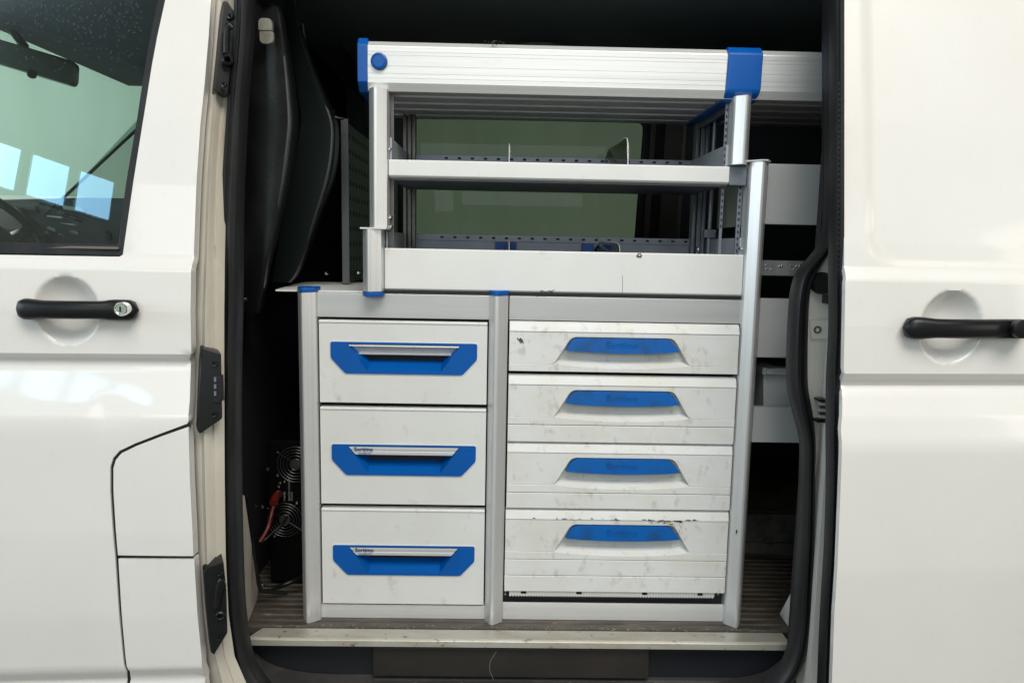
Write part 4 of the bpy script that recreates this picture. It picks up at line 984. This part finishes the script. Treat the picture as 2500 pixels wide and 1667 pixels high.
# --- perforated panel on the left
pf = empty('perforated_panel', 'grey perforated divider panel standing upright left of the shelf rack', 'panel', loc=(-.39, .6, TOPZ))
px_ = X(836, 480, .25)
pz = Z(836, 291, .25)
box('sheet', px_, px_+.003, .25, 1.2, TOPZ+.003, pz, mat('perforated_grey', (.035, .042, .040), .4, metal=.2), pf)
prism_z('front_flange', [(px_-.001, .246), (px_+.016, .246), (px_+.016, .249), (px_-.001, .249)], TOPZ+.003, pz, mat('flange_grey', (.075, .077, .082), .4), pf)
bm = bmesh.new()
for r in range(10):
    for c_ in range(22):
        z = pz-.035-r*.038; y = .285+c_*.040; addbox(bm, px_+.0028, px_+.0036, y, y+.010, z, z+.012)
tag(finish('perforation', bm, M_void, pf), kind='stuff')

# --- inverter with two fans
iv = empty('power_inverter', 'black power inverter with two round wire fan guards on the bulkhead', 'inverter', loc=(-.5, .2, .2))
IY = .16
i0, i1 = X(655, 1200, IY), X(800, 1200, IY)
box('inverter_body', i0, i1, IY, IY+.30, Z(700, 1420, IY), Z(700, 1075, IY), mat('inverter_black', (.002, .002, .002), .5, spec=.12), iv, .004)
for cx_, cy_, R_ in ((722, 1133, .0435), (696, 1268, .042)):
    w = W(cx_, cy_, IY-.006)
    fg = lathe('fan_guard', w, (0, -1, 0), [(.012, 0), (.012, .003), (0, .004)], M_wire, iv, 18)
    for q in (.32, .5, .68, .84, 1.0):
        pts = [w+Vector((math.cos(t)*R_*q, -.002, math.sin(t)*R_*q)) for t in [2*math.pi*k/28 for k in range(29)]]
        tube('guard_ring', pts, .0008, M_wire, fg, 5, False)
    for k in range(4):
        t = math.pi/4+k*math.pi/2+.2; tube('guard_spoke', [w, w+Vector((math.cos(t)*R_*1.18, 0, math.sin(t)*R_*1.18))], .0008, M_wire, fg, 5, False)
    for k in range(4):
        t = math.pi/4+k*math.pi/2+.2; q = w+Vector((math.cos(t)*R_*1.2, .002, math.sin(t)*R_*1.2)); lathe('guard_screw', q, (0, -1, 0), [(0, .003), (.003, .002), (.003, -.002)], M_screw, fg, 8)
    for k in range(7):
        t = k*2*math.pi/7; a_ = w+Vector((math.cos(t)*.013, .012, math.sin(t)*.013)); b_ = w+Vector((math.cos(t+.4)*R_*.9, .014, math.sin(t+.4)*R_*.9)); tube('fan_blade', [a_, b_], .005, M_plastic, fg, 5, False)
for px in (694, 706, 712):
    text('lettering', 'REMOTE CONTROL' if px == 706 else 'POWER', .0065, W(px+3, 1222, IY-.001), mat('grey_print%d' % px, (.30, .31, .3), .6), iv, .0002, 0, 1, (math.pi/2, -math.pi/2, 0))
for px, py in ((653, 1145), (677, 1160), (683, 1178), (680, 1187), (603, 1209), (624, 1233), (640, 1236), (694, 1212), (641, 1426)):
    lathe('terminal_screw', W(px, py, IY-.004) if px > 645 else W(px, py, .05), (0, -1, 0), [(0, .004), (.0035, .003), (.0045, -.002)], M_screw, iv if px > 645 else van, 10)
tube('terminal_cap', [W(668, 1228, .10), W(672, 1215, .12), W(680, 1205, .15)], .010, mat('dark_red_cap', (.10, .008, .006), .4), iv, 10)
rc = tube('power_cable', [W(668, 1235, .10), W(662, 1258, .09), W(655, 1285, .07), W(646, 1303, .06), W(634, 1322, .05)], .0052, M_red, None, 10)
tag(rc, 'thick red cable hanging down in front of the black inverter', 'cable')
bc = tube('power_cable', [W(700, 1262, .12), W(690, 1278, .10), W(668, 1298, .08), W(645, 1318, .06), W(634, 1325, .06)], .0035, M_plastic, None, 8)
tag(bc, 'thin black cable running from the fan guard down to the red one', 'cable')
bc = tube('power_cable', [W(640, 1436, .05), W(665, 1435, .06), W(690, 1428, .08), W(725, 1414, .10), W(760, 1400, .15)], .006, M_plastic, None, 8)
tag(bc, 'black cable lying across the floor in the corner behind the left post', 'cable')
# loose bracket pieces in the dark corner
cbk = prism_xz('corner_bracket', pp([(598, 1215), (604, 1212), (634, 1420), (640, 1440), (700, 1445), (700, 1452), (632, 1448), (626, 1425)], .0), .0, .006, M_plastic, van, .001)
for px, py in ((702, 682), (797, 667), (875, 665), (588, 731), (588, 938)):
    screw(px, py, .24 if px > 600 else -.02, van, .0042)
